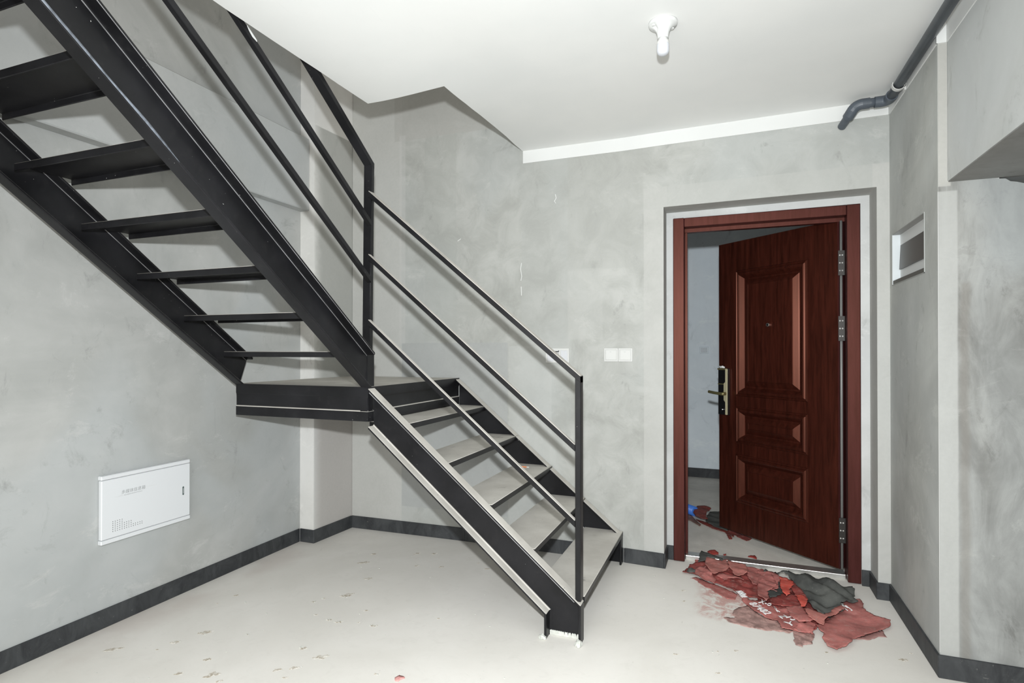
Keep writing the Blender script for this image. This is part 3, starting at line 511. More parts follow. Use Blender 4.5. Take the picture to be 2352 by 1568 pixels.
def bead(name, P, Q, r=.0017):
    bm = BM(); tube(bm, [P, Q], r, 8); return sp(name, bm, M_glint)
_t = TF*1.3
_y = YN - FL + .0015; bead('edge_glint', (XB+.01, _y, zl(XB+.01)-_t+.001), (-.662, _y, zl(-.662)-_t+.001), .0022)
_y = YF - TW - .0035; bead('root_glint', (XB+.01, _y, zl(XB+.01)-DV+_t+.008), (-.79, _y, zl(-.79)-DV+_t+.008))
# white unpainted foot of the near stringer and the cement dabs that bed it
bm = BM(); N = 60; up = []
for i in range(N+1):
    x = -.797 + (-.646+.797)*i/N; z = .022 + .004*noise.noise(Vector((i*.7, 0, 0))) - (.014 if i in (30, 37, 43, 53, 58) else 0)
    up.append((x, z))
A = [(-.797, .001)] + up + [(-.646, .001)]
loft(bm, [(x, YN-TW-.0035, z) for x, z in A], [(x, YN-TW+.001, z) for x, z in A]); sp('bare_foot', bm, M_grout)
def blob(c, r, seed):
    b = BM(); bmesh.ops.create_icosphere(b, subdivisions=3, radius=1)
    for v in b.verts:
        k = 1 + .45*noise.noise(v.co*1.7 + Vector((seed, 0, 0))); v.co = Vector((v.co.x*r[0]*k, v.co.y*r[1]*k, max(v.co.z*k, -.3)*r[2])) + Vector(c)
    return b
sp('cement_dab', blob((-.812, 2.512, .006), (.018, .014, .014), 1), M_grout); sp('cement_dab', blob((-.640, 2.508, .008), (.015, .020, .018), 5), M_grout)
def tread(b_, frame, depth, width, thick=.006, lip=.030):
    """folded pan tread: frame(u along going 0..depth, v across 0..width, z)"""
    P = [(0, 0), (depth, 0), (depth, -lip), (depth-thick, -lip), (depth-thick, -thick), (thick, -thick), (thick, -lip), (0, -lip)]
    loft(b_, [frame(u, 0, z) for u, z in P], [frame(u, width, z) for u, z in P])
for k in range(5):
    z = .197 + .1885*k; xf = -.629 - .2314*k + (0, -.01, 0, -.006, -.004)[k]; bm = BM(); w_ = YF - TW - YN - .003
    tread(bm, lambda u, v, zz: (xf - .246 + u, YN + .0015 + v, z + zz), .246, w_); sp('tread', bm, bevel=.002)
# landing
bm = BM(); LZ = 1.138
pl = [(-2.69, 2.517), (XB+.002, 2.517), (XB+.002, YF-.002), (-2.655, Yw(-2.66)-.002), (-2.684, 3.185), (-2.69, 3.185)]
loft(bm, [(x, y, LZ-.006) for x, y in pl], [(x, y, LZ) for x, y in pl]); sp('landing_plate', bm)
GP = [(0, 0), (0, .046), (.001, .048), (.003, .052), (.004, .055), (.004, .118), (.003, .1205), (.001, .1230), (0, .1245), (0, .176), (.05, .176), (.05, 0)]     # rolled face: (inset, down)
bm = BM(); loft(bm, [(-2.687, 2.522+a, LZ-.006-b) for a, b in GP], [(XB-.001, 2.522+a, LZ-.006-b) for a, b in GP]); sp('landing_beam', bm)
bm = BM(); loft(bm, [(XB-a, 2.523, LZ-.006-b) for a, b in GP], [(XB-a, YF-.001, LZ-.006-b) for a, b in GP]); sp('landing_beam', bm)
# upper flight: climbs towards -y along the left wall
def zu(y): return 1.334 + .749*(2.527 - y)
YE = -.05
def upper_channel(xweb, yend):
    A = []; B = []
    for a, b in prof(1.25): A.append((xweb+a, yend, zu(yend)-b if zu(yend)-b > LZ else LZ)); B.append((xweb+a, YE, zu(YE)-b))
    bm = BM()
    # the lower end is cut plumb and stands on the landing: split where the section meets it
    pr = prof(1.25); A = []
    for a, b in pr:
        z = zu(yend) - b; y = yend
        if z < LZ: y = yend - (LZ - z)/.749; z = LZ
        A.append((xweb+a, y, z))
    va = [bm.verts.new(p) for p in A]; vb = [bm.verts.new(p) for p in B]; n = len(A)
    for i in range(n): bm.faces.new((va[i], va[(i+1) % n], vb[(i+1) % n], vb[i]))
    bm.faces.new(vb[::-1]); bm.faces.new(va)
    return sp('stringer', bm)
XR, XL = -1.806, -2.682
upper_channel(XR, 2.545); upper_channel(XL, 2.585)
_t = TF*1.25
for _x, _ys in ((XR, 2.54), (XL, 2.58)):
    bead('root_glint', (_x+TW+.0035, _ys, zu(_ys)-_t-.008), (_x+TW+.0035, YE, zu(YE)-_t-.008))  # painted highlight lines on the upper channels, drawn as grey beads
bead('edge_glint', (XR+FL-.001, 2.54, zu(2.54)-_t), (XR+FL-.001, YE, zu(YE)-_t), .0014)
bm = BM(); box(bm, (XR, 2.546, LZ), (XR+.010, 2.606, 1.318)); sp('stringer_heel', bm)
for k in range(9):
    z = 1.325 + .185*k; yb = 2.381 - .249*k; bm = BM(); x0 = -2.628; w_ = XR - x0 - .001
    tread(bm, lambda u, v, zz: (x0 + v, yb + u, z + zz), .214, w_); sp('tread', bm, bevel=.002)
bm = BM(); A = []; B = []
for i in range(41):
    y = .90 + .50*i/40; z = zu(y) - DV + .004; wd = (.010 + .006*noise.noise(Vector((y*9, 0, 0))))*min(1, (1.40-y)/.06+.15)
    A.append((XR+FL+.0006, y, z)); B.append((XR+FL+.0010, y, z+wd))
for i in range(40):
    bm.faces.new([bm.verts.new(p) for p in (A[i], A[i+1], B[i+1], B[i])])
bmesh.ops.remove_doubles(bm, verts=bm.verts, dist=1e-6)
o = sp('pale_streak', bm, plain('streak_grey', (.13, .145, .17), .3, .5, var=.5, sc=30)); o.modifiers.new('t', 'SOLIDIFY').thickness = .0008  # pale ragged streak along the bottom flange tip
def smear(yc, zt, wy, seed):
    bm = BM(); n = 10; P = []
    for i in range(n+1):
        y = yc - wy/2 + wy*i/n; P.append((y, zt(y) + .0005))
    Q = [(y, zt(y) - .006 - .008*noise.noise(Vector((y*50+seed, 0, 0))) - .008*(1-abs(2*i/n-1))) for i, (y, z) in enumerate(P)]
    loft(bm, [(-1.7752, y, z) for y, z in P] + [(-1.7752, y, z) for y, z in Q[::-1]], [(-1.7745, y, z) for y, z in P] + [(-1.7745, y, z) for y, z in Q[::-1]])
    sp('paint_smear', bm, M_white)
smear(2.09, lambda y: 2.330 + .693*(2.577-y), .07, 1); smear(1.74, lambda y: 2.024 + .705*(2.549-y), .05, 4)
# railings
def bar(name, P, Q, ax, w1, w2, drop=None):
    pass
def hbar(name, x0, x1, ztop, y0, y1, th):
    """sloped bar of the lower railing, plumb cut ends; th = perpendicular thickness"""
    v = th*1.305; bm = BM()
    loft(bm, [(x0, y0, ztop(x0)), (x0, y1, ztop(x0)), (x0, y1, ztop(x0)-v), (x0, y0, ztop(x0)-v)], [(x1, y0, ztop(x1)), (x1, y1, ztop(x1)), (x1, y1, ztop(x1)-v), (x1, y0, ztop(x1)-v)])
    return sp(name, bm, bevel=.002)
sl = .838
hbar('handrail', -1.778, -.634, lambda x: 2.173 - sl*(x+1.778), 2.524, 2.574, .025)
hbar('rail', -1.778, -.660, lambda x: 1.839 - sl*(x+1.778), 2.524, 2.549, .025)
hbar('rail', -1.778, -.660, lambda x: 1.494 - sl*(x+1.778), 2.524, 2.549, .025)
bm = BM(); box(bm, (-.660, 2.525, .190), (-.634, 2.573, 1.214)); sp('railing_post', bm, bevel=.002)
bm = BM()
loft(bm, [(-1.833, 2.550, 1.312), (-1.784, 2.550, 1.312), (-1.784, 2.576, 1.312), (-1.833, 2.576, 1.312)], [(-1.824, 2.550, 2.318), (-1.775, 2.550, 2.318), (-1.775, 2.576, 2.300), (-1.824, 2.576, 2.300)])
sp('railing_post', bm, bevel=.002)
def ubar(name, xa, xb, ztop, y0, th, yend=YE+.2):
    v = th*1.22; bm = BM()
    loft(bm, [(xa, y0, ztop(y0)), (xb, y0, ztop(y0)), (xb, y0, ztop(y0)-v), (xa, y0, ztop(y0)-v)], [(xa, yend, ztop(yend)), (xb, yend, ztop(yend)), (xb, yend, ztop(yend)-v), (xa, yend, ztop(yend)-v)])
    return sp(name, bm, bevel=.002)
su = .705
ubar('handrail', -1.824, -1.775, lambda y: 2.330 + .693*(2.577-y), 2.577, .027)
ubar('rail', -1.801, -1.776, lambda y: 2.024 + su*(2.549-y), 2.552, .026)
ubar('rail', -1.801, -1.776, lambda y: 1.722 + su*(2.549-y), 2.552, .026)

# ------------------------------------------------------------------ left wall: multimedia box
X0 = -2.81; mb = thing('wall_box', 'white enamel multimedia wall box with grey Chinese lettering and dotted vent', 'wall box', (X0, 2.065, .567))
def bx(a, b, nm, m=M_boxw, par=None, **k):
    bm = BM(); box(bm, a, b); return part(nm, bm, m, par or mb, **k)
bx((X0, 1.840, .412), (X0+.012, 2.291, .722), 'housing')
bx((X0, 1.827, .711), (X0+.026, 2.302, .731), 'top_rail', bevel=.003)
bx((X0, 1.827, .403), (X0+.026, 2.304, .4235), 'bottom_rail', bevel=.003)
dr = bx((X0+.004, 1.828, .4255), (X0+.0255, 2.302, .709), 'cover_door', bevel=.003)
lettering('多媒体信息箱', .0205, M_print, (X0+.0256, 1.921, .628), (0, 1, 0), (0, .12, 1), dr, depth=.0002, space=1.02)
lettering('MULTIMEDIA INFORMATION BOX', .0062, M_print, (X0+.0256, 1.935, .617), (0, 1, 0), (0, 0, 1), dr, depth=.0002)
bm = BM(); loft(bm, [(X0+.0254, 1.888, .6185), (X0+.0254, 1.93, .6215), (X0+.0254, 1.93, .6175)], [(X0+.0258, 1.888, .6186), (X0+.0258, 1.93, .6215), (X0+.0258, 1.93, .6175)]); part('printed_swoosh', bm, plain('swoosh', (.62, .63, .64)), dr)
bm = BM(); loft(bm, [(X0+.0254, 2.048, .633), (X0+.0254, 2.082, .633), (X0+.0254, 2.112, .632), (X0+.0254, 2.07, .638)], [(X0+.0258, 2.048, .633), (X0+.0258, 2.082, .633), (X0+.0258, 2.112, .632), (X0+.0258, 2.07, .638)]); part('printed_swoosh', bm, plain('swoosh_pale', (.68, .69, .70)), dr)
for c in range(14):
    for r in range(6 if c < 5 else 4 if c < 9 else 2):
        bm = BM(); tube(bm, [(X0+.0250, 1.8815+c*.01125, .4565+r*.0094), (X0+.0258, 1.8815+c*.01125, .4565+r*.0094)], .0019, 8); part('vent_hole', bm, M_hole, dr)
bm = BM(); q = []
for i in range(20):
    a = 2*math.pi*i/20; q.append((2.2600+.0050*math.cos(a), .5665+.0050*math.sin(a)+(.0185 if math.sin(a) > 0 else -.0185)))
loft(bm, [(X0+.0250, y, z) for y, z in q], [(X0+.0262, y, z) for y, z in q]); lk = part('latch', bm, plain('latch_grey', (.10, .13, .13), .3), dr)
bm = BM(); box(bm, (X0+.0262, 2.2580, .552), (X0+.0275, 2.2620, .580)); part('latch_button', bm, plain('latch_mid', (.35, .38, .38), .3), lk)

# ------------------------------------------------------------------ wall plates
def plate(x0, x1, z0, z1, label, kind):
    yf = Yw((x0+x1)/2); t = thing('switch_plate' if kind == 'switch' else 'intercom_box', label, 'switch' if kind == 'switch' else 'intercom', ((x0+x1)/2, yf, (z0+z1)/2), 'cream plates left of the door' if False else None)
    bm = BM(); box(bm, (x0, yf-.009, z0), (x1, yf+.002, z1)); part('plate', bm, M_pvcw, t, bevel=.002, seg=2)
    return t, yf
for i, (a, b, lab) in enumerate(((-.749, -.6605, 'left one of the two white square switch plates beside the entrance door'), (-.6595, -.570, 'right one of the two white square switch plates, nearer the entrance door'))):
    t, yf = plate(a, b, 1.260, 1.344, lab, 'switch')
    bm = BM()
    for q in ((a+.008, 1.268, b-.008, 1.2695), (a+.008, 1.3345, b-.008, 1.336), (a+.008, 1.268, a+.0095, 1.336), (b-.0095, 1.268, b-.008, 1.336)): box(bm, (q[0], yf-.0095, q[1]), (q[2], yf-.0085, q[3]))
    part('groove', bm, plain('groove_grey', (.38, .38, .365)), t)
    bm = BM(); box(bm, (a+.011, yf-.011, 1.271), (b-.011, yf-.008, 1.333)); k = part('rocker', bm, M_pvcw, t, bevel=.0015)
    bm = BM(); box(bm, (a+.036, yf-.0115, 1.3205), (b-.042, yf-.0108, 1.322)); part('mark', bm, M_print, k)
t, yf = plate(-1.139, -.979, 1.250, 1.344, 'white twin intercom plate behind the handrail, with one open bay', 'inter')
t['category'] = 'wall plate'
bm = BM(); box(bm, (-1.079, yf-.0098, 1.262), (-1.046, yf-.0085, 1.327)); part('open_bay', bm, plain('bay_grey', (.42, .42, .42)), t)
bm = BM(); box(bm, (-1.128, yf-.012, 1.258), (-1.086, yf-.008, 1.336)); part('blank_module', bm, M_pvcg, t, bevel=.002)
bm = BM(); box(bm, (-1.037, yf-.012, 1.258), (-.989, yf-.008, 1.330)); md = part('module', bm, M_pvcg, t, bevel=.002)
bm = BM(); box(bm, (-1.026, yf-.0128, 1.262), (-1.022, yf-.0118, 1.326)); box(bm, (-1.003, yf-.0128, 1.262), (-.999, yf-.0118, 1.326)); part('slot', bm, plain('slot_grey', (.55, .57, .6)), md)
bm = BM(); tube(bm, [(-1.084, yf-.012, 1.3265), (-1.066, yf-.013, 1.3225), (-1.052, yf-.013, 1.3235), (-1.046, yf-.012, 1.328)], .0028, 8); part('wire_clip', bm, M_hole, t)
bm = BM(); box(bm, (-.299, 6.288, 1.297), (-.210, 6.302, 1.370)); hs = tag(mk('switch_plate', bm, M_hall, bevel=.004), 'lone pale switch plate on the hall wall seen through the doorway', 'switch')
b = BM(); box(b, (-.285, 6.285, 1.309), (-.224, 6.289, 1.358)); part('rocker', b, plain('hall_rocker', (.55, .60, .64)), hs, bevel=.003)
# niche box in the right wall
nb = thing('meter_box', 'recessed metal meter box with a crooked dark cover in the right wall', 'meter box', (RXW, 3.235, 1.80))
def nbx(nm, a, b, m, **k):
    bm = BM(); box(bm, a, b); return part(nm, bm, m, nb, **k)
M_bxp = plain('box_inner', (.60, .64, .66), .4); M_bxl = plain('box_back', (.66, .67, .66), .5)
nbx('side_panel', (RXW-.001, NY1-.004, NZ0+.004), (RXW+.06, NY1-.001, NZ1-.004), M_bxp); nbx('side_panel', (RXW-.001, NY0+.001, NZ0+.004), (RXW+.06, NY0+.004, NZ1-.004), M_bxp)
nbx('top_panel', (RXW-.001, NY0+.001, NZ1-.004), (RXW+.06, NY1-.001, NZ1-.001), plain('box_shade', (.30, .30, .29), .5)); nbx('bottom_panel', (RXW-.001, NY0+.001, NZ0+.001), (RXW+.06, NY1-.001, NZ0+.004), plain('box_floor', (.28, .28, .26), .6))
nbx('back_panel', (RXW+.034, NY0+.004, NZ0+.004), (RXW+.040, NY1-.004, NZ1-.004), M_bxl)
bm = BM(); q = [(3.455, 1.868), (3.435, 1.868), (2.985, 1.872), (2.985, 1.757), (3.478, 1.757)]
q = [(3.452, 1.872), (2.985, 1.872), (2.985, 1.750), (3.478, 1.750)]
loft(bm, [(RXW+.024, y, z) for y, z in q], [(RXW+.034, y, z) for y, z in q]); part('cover', bm, M_dark, nb, bevel=.001)
bm = BM(); 
for a, b in (((NY0, NZ0), (NY0+.003, NZ1)), ((NY1-.003, NZ0), (NY1, NZ1)), ((NY0, NZ0), (NY1, NZ0+.003))): box(bm, (RXW-.003, a[0], a[1]), (RXW+.001, b[0], b[1]))
part('flange', bm, plain('flange_grey', (.34, .35, .34), .5), nb)
nbx('front_lip', (RXW+.001, NY0+.003, NZ0+.001), (RXW+.004, NY1-.004, NZ0+.024), plain('lip_grey', (.10, .10, .09), .5))  # lip coloured dark in place of the metal's dark reflection
# ------------------------------------------------------------------ ceiling lamp
lp = thing('ceiling_lamp', 'white ceramic lamp holder with a bare opal bulb on the ceiling', 'lamp', (-.254, 2.392, CZ))
c = (-.254, 2.392, CZ)
def scal(a, r, z):
    k = 1.0
    if .030 < r < .056: k -= .22*max(0, math.cos(2*(a-.62)))**6
    return k
bm = BM(); lathe(bm, [(.0575, 0), (.0580, -.006), (.0565, -.011), (.052, -.0135), (.046, -.016), (.038, -.021), (.031, -.028), (.0262, -.037), (.0235, -.046), (.0222, -.056), (.0215, -.063), (.0200, -.064)], c, 56, scal); part('lamp_holder', bm, M_cer, lp, smooth=True)
for a in (.62, .62+math.pi):
    bm = BM(); lathe(bm, [(.006, -.0135), (.0075, -.0165), (.006, -.0185)], (c[0]+.043*math.cos(a), c[1]+.043*math.sin(a), c[2]), 14); part('fixing_screw', bm, M_cer, lp)
bm = BM(); lathe(bm, [(.0185, -.060), (.0185, -.070), (.0215, -.074), (.0245, -.080), (.0250, -.084), (.0250, -.090)], c, 36); part('bulb_collar', bm, M_pvcw, lp, smooth=True)
bm = BM(); lathe(bm, [(.0245, -.088), (.0250, -.092), (.0250, -.112), (.0240, -.120), (.0205, -.1275), (.0145, -.132), (.007, -.134), (.001, -.1345)], c, 36); part('bulb', bm, M_bulb, lp, smooth=True)
# ------------------------------------------------------------------ drain pipe under the ceiling
pp = thing('drain_pipe', 'dark grey plastic drain pipe with two elbows below the ceiling', 'pipe', (.765, 3.40, 2.62))
PX, PY, PZ = .765, 3.425, 2.617; r = .0225
bm = BM(); tube(bm, [(PX, -2.8, PZ), (PX, PY-.03, PZ)], r, 24); part('pipe_run', bm, M_pipe, pp, smooth=True)
bm = BM(); pts = [(PX, PY-.075, PZ)]
for i in range(9):
    a = math.pi/2*i/8; pts.append((PX-.032+.032*math.cos(a), PY-.032+.032*math.sin(a), PZ))
pts = [(PX, PY-.068, PZ), (PX, PY-.050, PZ)] + pts[1:] + [(PX-.05, PY, PZ), (PX-.062, PY, PZ)]
tube(bm, pts, .0275, 24); part('elbow', bm, M_pipe, pp, smooth=False)
bm = BM(); tube(bm, [(PX-.05, PY, PZ), (PX-.110, PY, PZ)], r+.001, 24); part('pipe_stub', bm, M_pipe, pp, smooth=True)
bm = BM(); pts = [(PX-.084, PY, PZ), (PX-.118, PY, PZ)]
for i in range(1, 9):
    a = math.radians(55)*i/8; pts.append((PX-.118-.05*math.sin(a), PY + .01*i/8, PZ-.05*(1-math.cos(a))))
pts += [(PX-.171, PY+.028, PZ-.040), (PX-.176, PY+.040, PZ-.046)]
tube(bm, pts, .0272, 24); part('elbow', bm, M_pipe, pp)
bm = BM(); tube(bm, [(PX-.170, PY+.02, PZ-.036), (PX-.190, Yw(.6)-.004, PZ-.060)], .021, 20); part('pipe_end', bm, M_pipe, pp)
bm = BM()
yc = 3.235; ring = []
for i in range(17):
    a = math.radians(-200 + 220*i/16); ring.append((PX + .0265*math.cos(a), PZ + .0265*math.sin(a)))
outer = [(PX + (x-PX)*1.12, PZ + (z-PZ)*1.12) for x, z in ring]
q = ring + outer[::-1]
for i in range(16):
    A = [(ring[i][0], yc-.012, ring[i][1]), (ring[i+1][0], yc-.012, ring[i+1][1]), (outer[i+1][0], yc-.012, outer[i+1][1]), (outer[i][0], yc-.012, outer[i][1])]
    loft(bm, A, [(x, y+.024, z) for x, y, z in A])
box(bm, (PX+.02, yc-.012, PZ-.034), (.7925, yc+.012, PZ-.010)); part('pipe_clip', bm, M_pvcw, pp)

# ------------------------------------------------------------------ torn floor protection by the door
def sheet(name, outline, z, mat, par=None, amp=.008, fr=9.0, seed=0, th=.0016, step=.0115, curl=.0, rise=None):
    n = len(outline); P = [Vector(p) for p in outline]
    # densify and fray the outline
    bd = []
    for i in range(n):
        a, b = P[i], P[(i+1) % n]; m = max(1, int((b-a).length/.006))
        for j in range(m):
            q = a.lerp(b, j/m); nn = noise.noise(Vector((q.x*45+seed, q.y*45, 0)))*.0055 + noise.noise(Vector((q.x*170+seed, q.y*170, 5)))*.0035; d = (b-a).normalized(); bd.append(Vector((q.x - d.y*nn, q.y + d.x*nn)))
    def inside(q):
        c_ = False; j = len(bd)-1
        for i in range(len(bd)):
            if (bd[i].y > q.y) != (bd[j].y > q.y) and q.x < (bd[j].x-bd[i].x)*(q.y-bd[i].y)/(bd[j].y-bd[i].y)+bd[i].x: c_ = not c_
            j = i
        return c_
    x0 = min(p.x for p in bd); x1 = max(p.x for p in bd); y0 = min(p.y for p in bd); y1 = max(p.y for p in bd)
    pts = list(bd); y = y0
    while y < y1:
        x = x0
        while x < x1:
            q = Vector((x + random.uniform(-.003, .003), y + random.uniform(-.003, .003)))
            if inside(q) and min((q-b).length for b in bd) > .0045: pts.append(q)
            x += step
        y += step
    nb_ = len(bd); r_ = delaunay_2d_cdt(pts, [(i, (i+1) % nb_) for i in range(nb_)], [], 1, 1e-5)
    bm = BM(); vs = []
    cx, cy = (x0+x1)/2, (y0+y1)/2
    for v in r_[0]:
        h = amp*(noise.noise(Vector((v.x*fr+seed, v.y*fr*1.6, seed*.37))) + .5*abs(noise.noise(Vector((v.x*fr*3, v.y*fr*3+seed, 2)))))
        h += amp*.30*noise.noise(Vector((v.x*fr*7+seed, v.y*fr*7, 4)))
        h += amp*.35*math.sin((v.x*.8+v.y)*fr*5 + 3*noise.noise(Vector((v.x*6, v.y*6, seed))))
        zz = z + h + (rise(v.x, v.y) if rise else 0) + curl*(((v.x-cx)/(x1-x0+.001))**2+((v.y-cy)/(y1-y0+.001))**2)
        vs.append(bm.verts.new((v.x, v.y, max(zz, .0015))))
    for f in r_[2]:
        c0 = sum((r_[0][i] for i in f), Vector((0, 0)))/len(f)
        if inside(c0): bm.faces.new([vs[i] for i in f])
    o = part(name, bm, mat, par) if par else mk(name, bm, mat)
    for p in o.data.polygons: p.use_smooth = True
    s = o.modifiers.new('thick', 'SOLIDIFY'); s.thickness = th; s.offset = 1; return o
mt = thing('torn_mat', 'crumpled dark grey felt mat with torn red lettered film lying at the door threshold', 'mat', (.22, 3.45, 0))
S_ = lambda n, key, z, m, **k: sheet(n, MD[key], z, m, mt, **k)
def heap(x, y): return .012*math.sin(52*x+19*y+2*math.sin(20*y)) + .045*math.exp(-((x-.52)**2/.012 + (y-3.52)**2/.006)) + .028*math.exp(-((x-.38)**2/.02+(y-3.60)**2/.004)) + .02*math.sin(18*(x+.9*y))*math.exp(-((x-.5)**2+(y-3.5)**2)/.03)
hb = S_('felt_layer', 'mat_heap', .028, M_felt, amp=.016, fr=8, seed=3, th=.004, rise=heap)
S_('felt_layer', 'mat_back', .030, M_felt, amp=.003, th=.004, seed=4)
S_('felt_scrap', 'mat_bit', .030, M_felt, amp=.003, seed=5, th=.003)
bm = blob((-.213, 3.555, .016), (.030, .024, .018), 9); part('felt_roll', bm, M_felt, mt, smooth=True)
S_('film_base', 'base_left', .010, R_deep, amp=.009, fr=12, seed=6)
S_('film_base', 'base_mid', .006, R_deep, amp=.005, fr=12, seed=26)
S_('film_flap', 'flap_lip', .023, R_dusty, amp=.010, fr=16, seed=7)
S_('film_flap', 'flap_big', .031, R_light, amp=.009, fr=8, seed=8)
S_('film_flap', 'flap_mid', .037, R_light, amp=.010, fr=9, seed=9)
S_('film_flap', 'flap_low', .025, R_dusty, amp=.006, fr=14, seed=10)
S_('film_flap', 'flap_right', .031, R_dusty, amp=.012, fr=9, seed=11)
S_('film_fold', 'fold_wall', .034, R_dusty, amp=.010, fr=10, seed=12)
S_('film_inside', 'inner_red', .018, R_deep, amp=.005, seed=13)
S_('film_inside', 'inner_b', .042, R_deep, amp=.006, seed=14)
S_('film_flap', 'bright_a', .058, R_bright, amp=.005, seed=15)
S_('film_flap', 'bright_b', .052, R_bright, amp=.004, seed=16)
fl_ = S_('film_lettered', 'film_letters', .008, R_dusty, amp=.006, fr=11, seed=17)
S_('film_flap', 'flap_tri', .026, R_dusty, amp=.004, seed=18)
S_('film_fold', 'fold_tube', .022, R_dusty, amp=.012, fr=10, seed=19)
S_('film_sheet', 'big_sheet', .016, R_dusty, amp=.008, fr=5, seed=20)
S_('film_fold', 'sheet_fold', .042, R_light, amp=.008, fr=7, seed=21)
# edge of the felt where it folds back
def on(p, z): return (p[0], p[1], z)
def curve_pts(ps, n=8):
    out = []; V = [Vector(p) for p in ps]; V = [V[0]] + V + [V[-1]]
    for i in range(1, len(V)-2):
        for j in range(n):
            t_ = j/n; a, b, c_, d = V[i-1], V[i], V[i+1], V[i+2]
            out.append(.5*((2*b) + (-a+c_)*t_ + (2*a-5*b+4*c_-d)*t_*t_ + (-a+3*b-3*c_+d)*t_**3))
    out.append(V[-2]); return out
# lettering on the film (white print)
def decal(body, a, b, top, z, size_k=1.0):
    a = Vector((a[0], a[1], z)); b = Vector((b[0], b[1], z)); tp = Vector((top[0], top[1], z)); d = (b-a).normalized()
    upv = (tp-a); h = (upv - d*upv.dot(d)).length; n_ = Vector((-d.y, d.x, 0)); s = h/.72*size_k
    wid = (b-a).length; cu = bpy.data.curves.new('tmp', 'FONT'); cu.body = body; cu.size = s; ob = bpy.data.objects.new('tmp', cu); COL.objects.link(ob); bpy.context.view_layer.update()
    w0 = max(.001, ob.dimensions.x); bpy.data.objects.remove(ob); k = wid/w0
    return lettering(body, s, M_letter, a, d*k, n_, mt, depth=.0012)
TX = MD['texts']
decal('87482', TX['87482a'], TX['87482b'], TX['87482t'], .0195)
decal('75', TX['75a'], TX['75b'], TX['75t'], .0215)
decal('X-o', TX['xa'], TX['xb'], TX['xt'], .0235)
decal('K', TX['ka'], TX['kb'], TX['kt'], .0225)
decal('Z', TX['za'], TX['zb'], TX['zt'], .0215)
decal('Y', TX['ya'], TX['yb'], TX['yt'], .0225)
decal('圖', TX['qa'], TX['qb'], TX['qt'], .0195)
decal('園', TX['ra'], TX['rb'], TX['rt'], .0195)
decal('門', TX['ma'], TX['mb'], TX['mt'], .0335)
# loose scraps
tag(sheet('film_scrap', MD['torn_strip'], .002, R_dusty, amp=.003, fr=20, seed=30, th=.001), 'long ragged strip of dusty red film along the left front of the mat', 'film scrap')
tag(sheet('film_scrap', MD['stain_film'], .0015, R_pale, amp=.003, fr=25, seed=31, th=.001), 'brownish pink shredded film lying flattest below the white numbers', 'film scrap')
tag(sheet('film_scrap', MD['under_corner'], .0015, plain('film_faded', (.40, .22, .20), .6), amp=.001, seed=32, th=.0008), 'thin faded pink corner peeking out from under the big red sheet', 'film scrap')
tag(sheet('film_scrap', MD['low_piece'], .0035, R_pale, amp=.004, fr=20, seed=33, th=.0012), 'square faded pink film piece at the front edge of the torn mat', 'film scrap')
tag(sheet('film_scrap', MD['red_corner'], .006, R_scrap, amp=.002, seed=34), 'small dark red tab standing left of the felt corner by the threshold', 'film scrap')
tag(sheet('film_scrap', MD['cap_scrap'], .031, R_scrap, amp=.002, seed=35), 'rounded dark red film piece resting on the steel threshold', 'film scrap')
tag(sheet('film_scrap', MD['tri_scrap'], .003, R_scrap, amp=.002, seed=36), 'small triangular dark red scrap on the hall floor past the threshold', 'film scrap')
tag(sheet('film_scrap', MD['tiny_scrap'], .003, R_scrap, amp=.001, seed=37), 'tiny dark red fleck just behind the threshold', 'film scrap')
tag(sheet('film_scrap', MD['pink_scrap'], .001, R_pink, amp=.0005, seed=38), 'small light pink scrap on the bare floor near the camera', 'film scrap')
tag(sheet('film_sheet', MD['hall_long'], .004, R_hall, amp=.003, seed=39), 'long torn dark red film lying under the open door leaf', 'film sheet')
tag(sheet('film_sheet', MD['hall_red'], .024, R_hall, amp=.006, seed=40, rise=lambda x, y: .03), 'humped dark red film sheet against the end of the blue hose', 'film sheet')
tag(sheet('felt_sheet', MD['hall_grey'], .014, M_felt, amp=.005, seed=41, th=.003), 'flat grey felt piece behind the door leaf in the hall', 'felt piece')
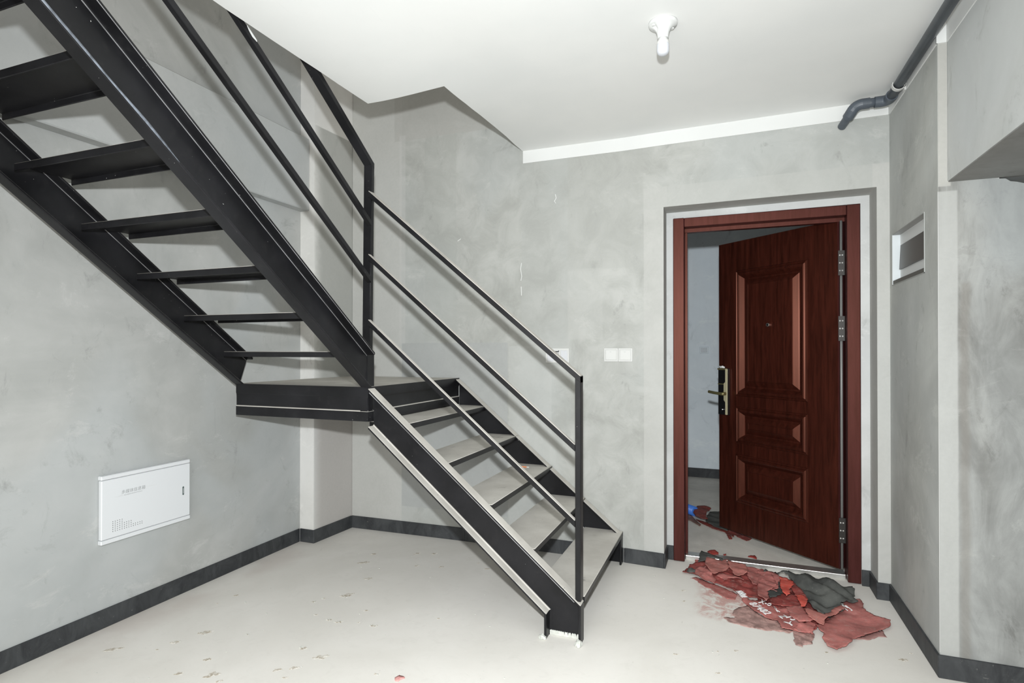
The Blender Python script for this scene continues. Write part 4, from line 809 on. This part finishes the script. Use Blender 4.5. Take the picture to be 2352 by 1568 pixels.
tag(sheet('film_sheet', MD['hall_strip'], .006, R_brown, amp=.003, seed=42), 'narrow brown film strip beside the left door jamb in the hall', 'film sheet')
# blue corrugated hose
a = Vector((*MD['blue_hose'][0], .040)); b = Vector((*MD['blue_hose'][1], .040)); d = (b-a)
bm = BM(); n = 150; L_ = 1.0; dn = d.normalized(); tube(bm, [a + dn*L_*i/n for i in range(n+1)], [.036 + .0028*(1 if i % 2 else -1) for i in range(n+1)], 20)
tag(mk('corrugated_hose', bm, M_blue, smooth=False), 'blue corrugated plastic hose lying in the hall beyond the left jamb', 'hose')
# orange stub on the stair
bm = BM(); p0 = Vector((-1.270, 3.47, .5785)); dv = Vector((.045, -.004, 0)); tube(bm, [p0, p0+dv], .0042, 10); cg = mk('cigarette_end', bm, plain('orange_paper', (.70, .26, .12), .6)); tag(cg, 'small orange cigarette end on the third stair tread near the wall', 'cigarette end')
bm = BM(); tube(bm, [p0+dv, p0+dv*1.35], .0041, 10); mk('ash_tip', bm, M_pvcw, cg)
# crumbs of plaster on the floor: nobody could count these
bm = BM(); rnd = random.Random(11)
for i in range(170):
    x = rnd.uniform(-2.6, .75); y = rnd.uniform(1.3, 3.5); rr = rnd.choice([.0008, .001, .0013, .0022])*rnd.uniform(.7, 1.3)
    if -.30 < x < .8 and y > 2.85: continue
    bb = bmesh.ops.create_cube(bm, size=rr*2); R_ = Matrix.Rotation(rnd.uniform(0, 3), 3, 'Z')
    for v in bb['verts']: v.co = R_ @ Vector((v.co.x*rnd.uniform(.7, 1.3), v.co.y*rnd.uniform(.7, 1.3), v.co.z*.6)) + Vector((x, y, rr*.6))
for x, y, s in SPOTS[8:18]:
    for j in range(5):
        rr = rnd.uniform(.0008, .0022); bb = bmesh.ops.create_cube(bm, size=rr*2)
        ofs = Vector((x+rnd.uniform(-s, s), y+rnd.uniform(-s, s)*.6, rr))
        for v in bb['verts']: v.co = v.co + ofs
cr = mk('plaster_crumbs', bm, M_grout, kind='stuff'); cr['label'] = 'pale plaster crumbs scattered over the dusty floor'; cr['category'] = 'debris'
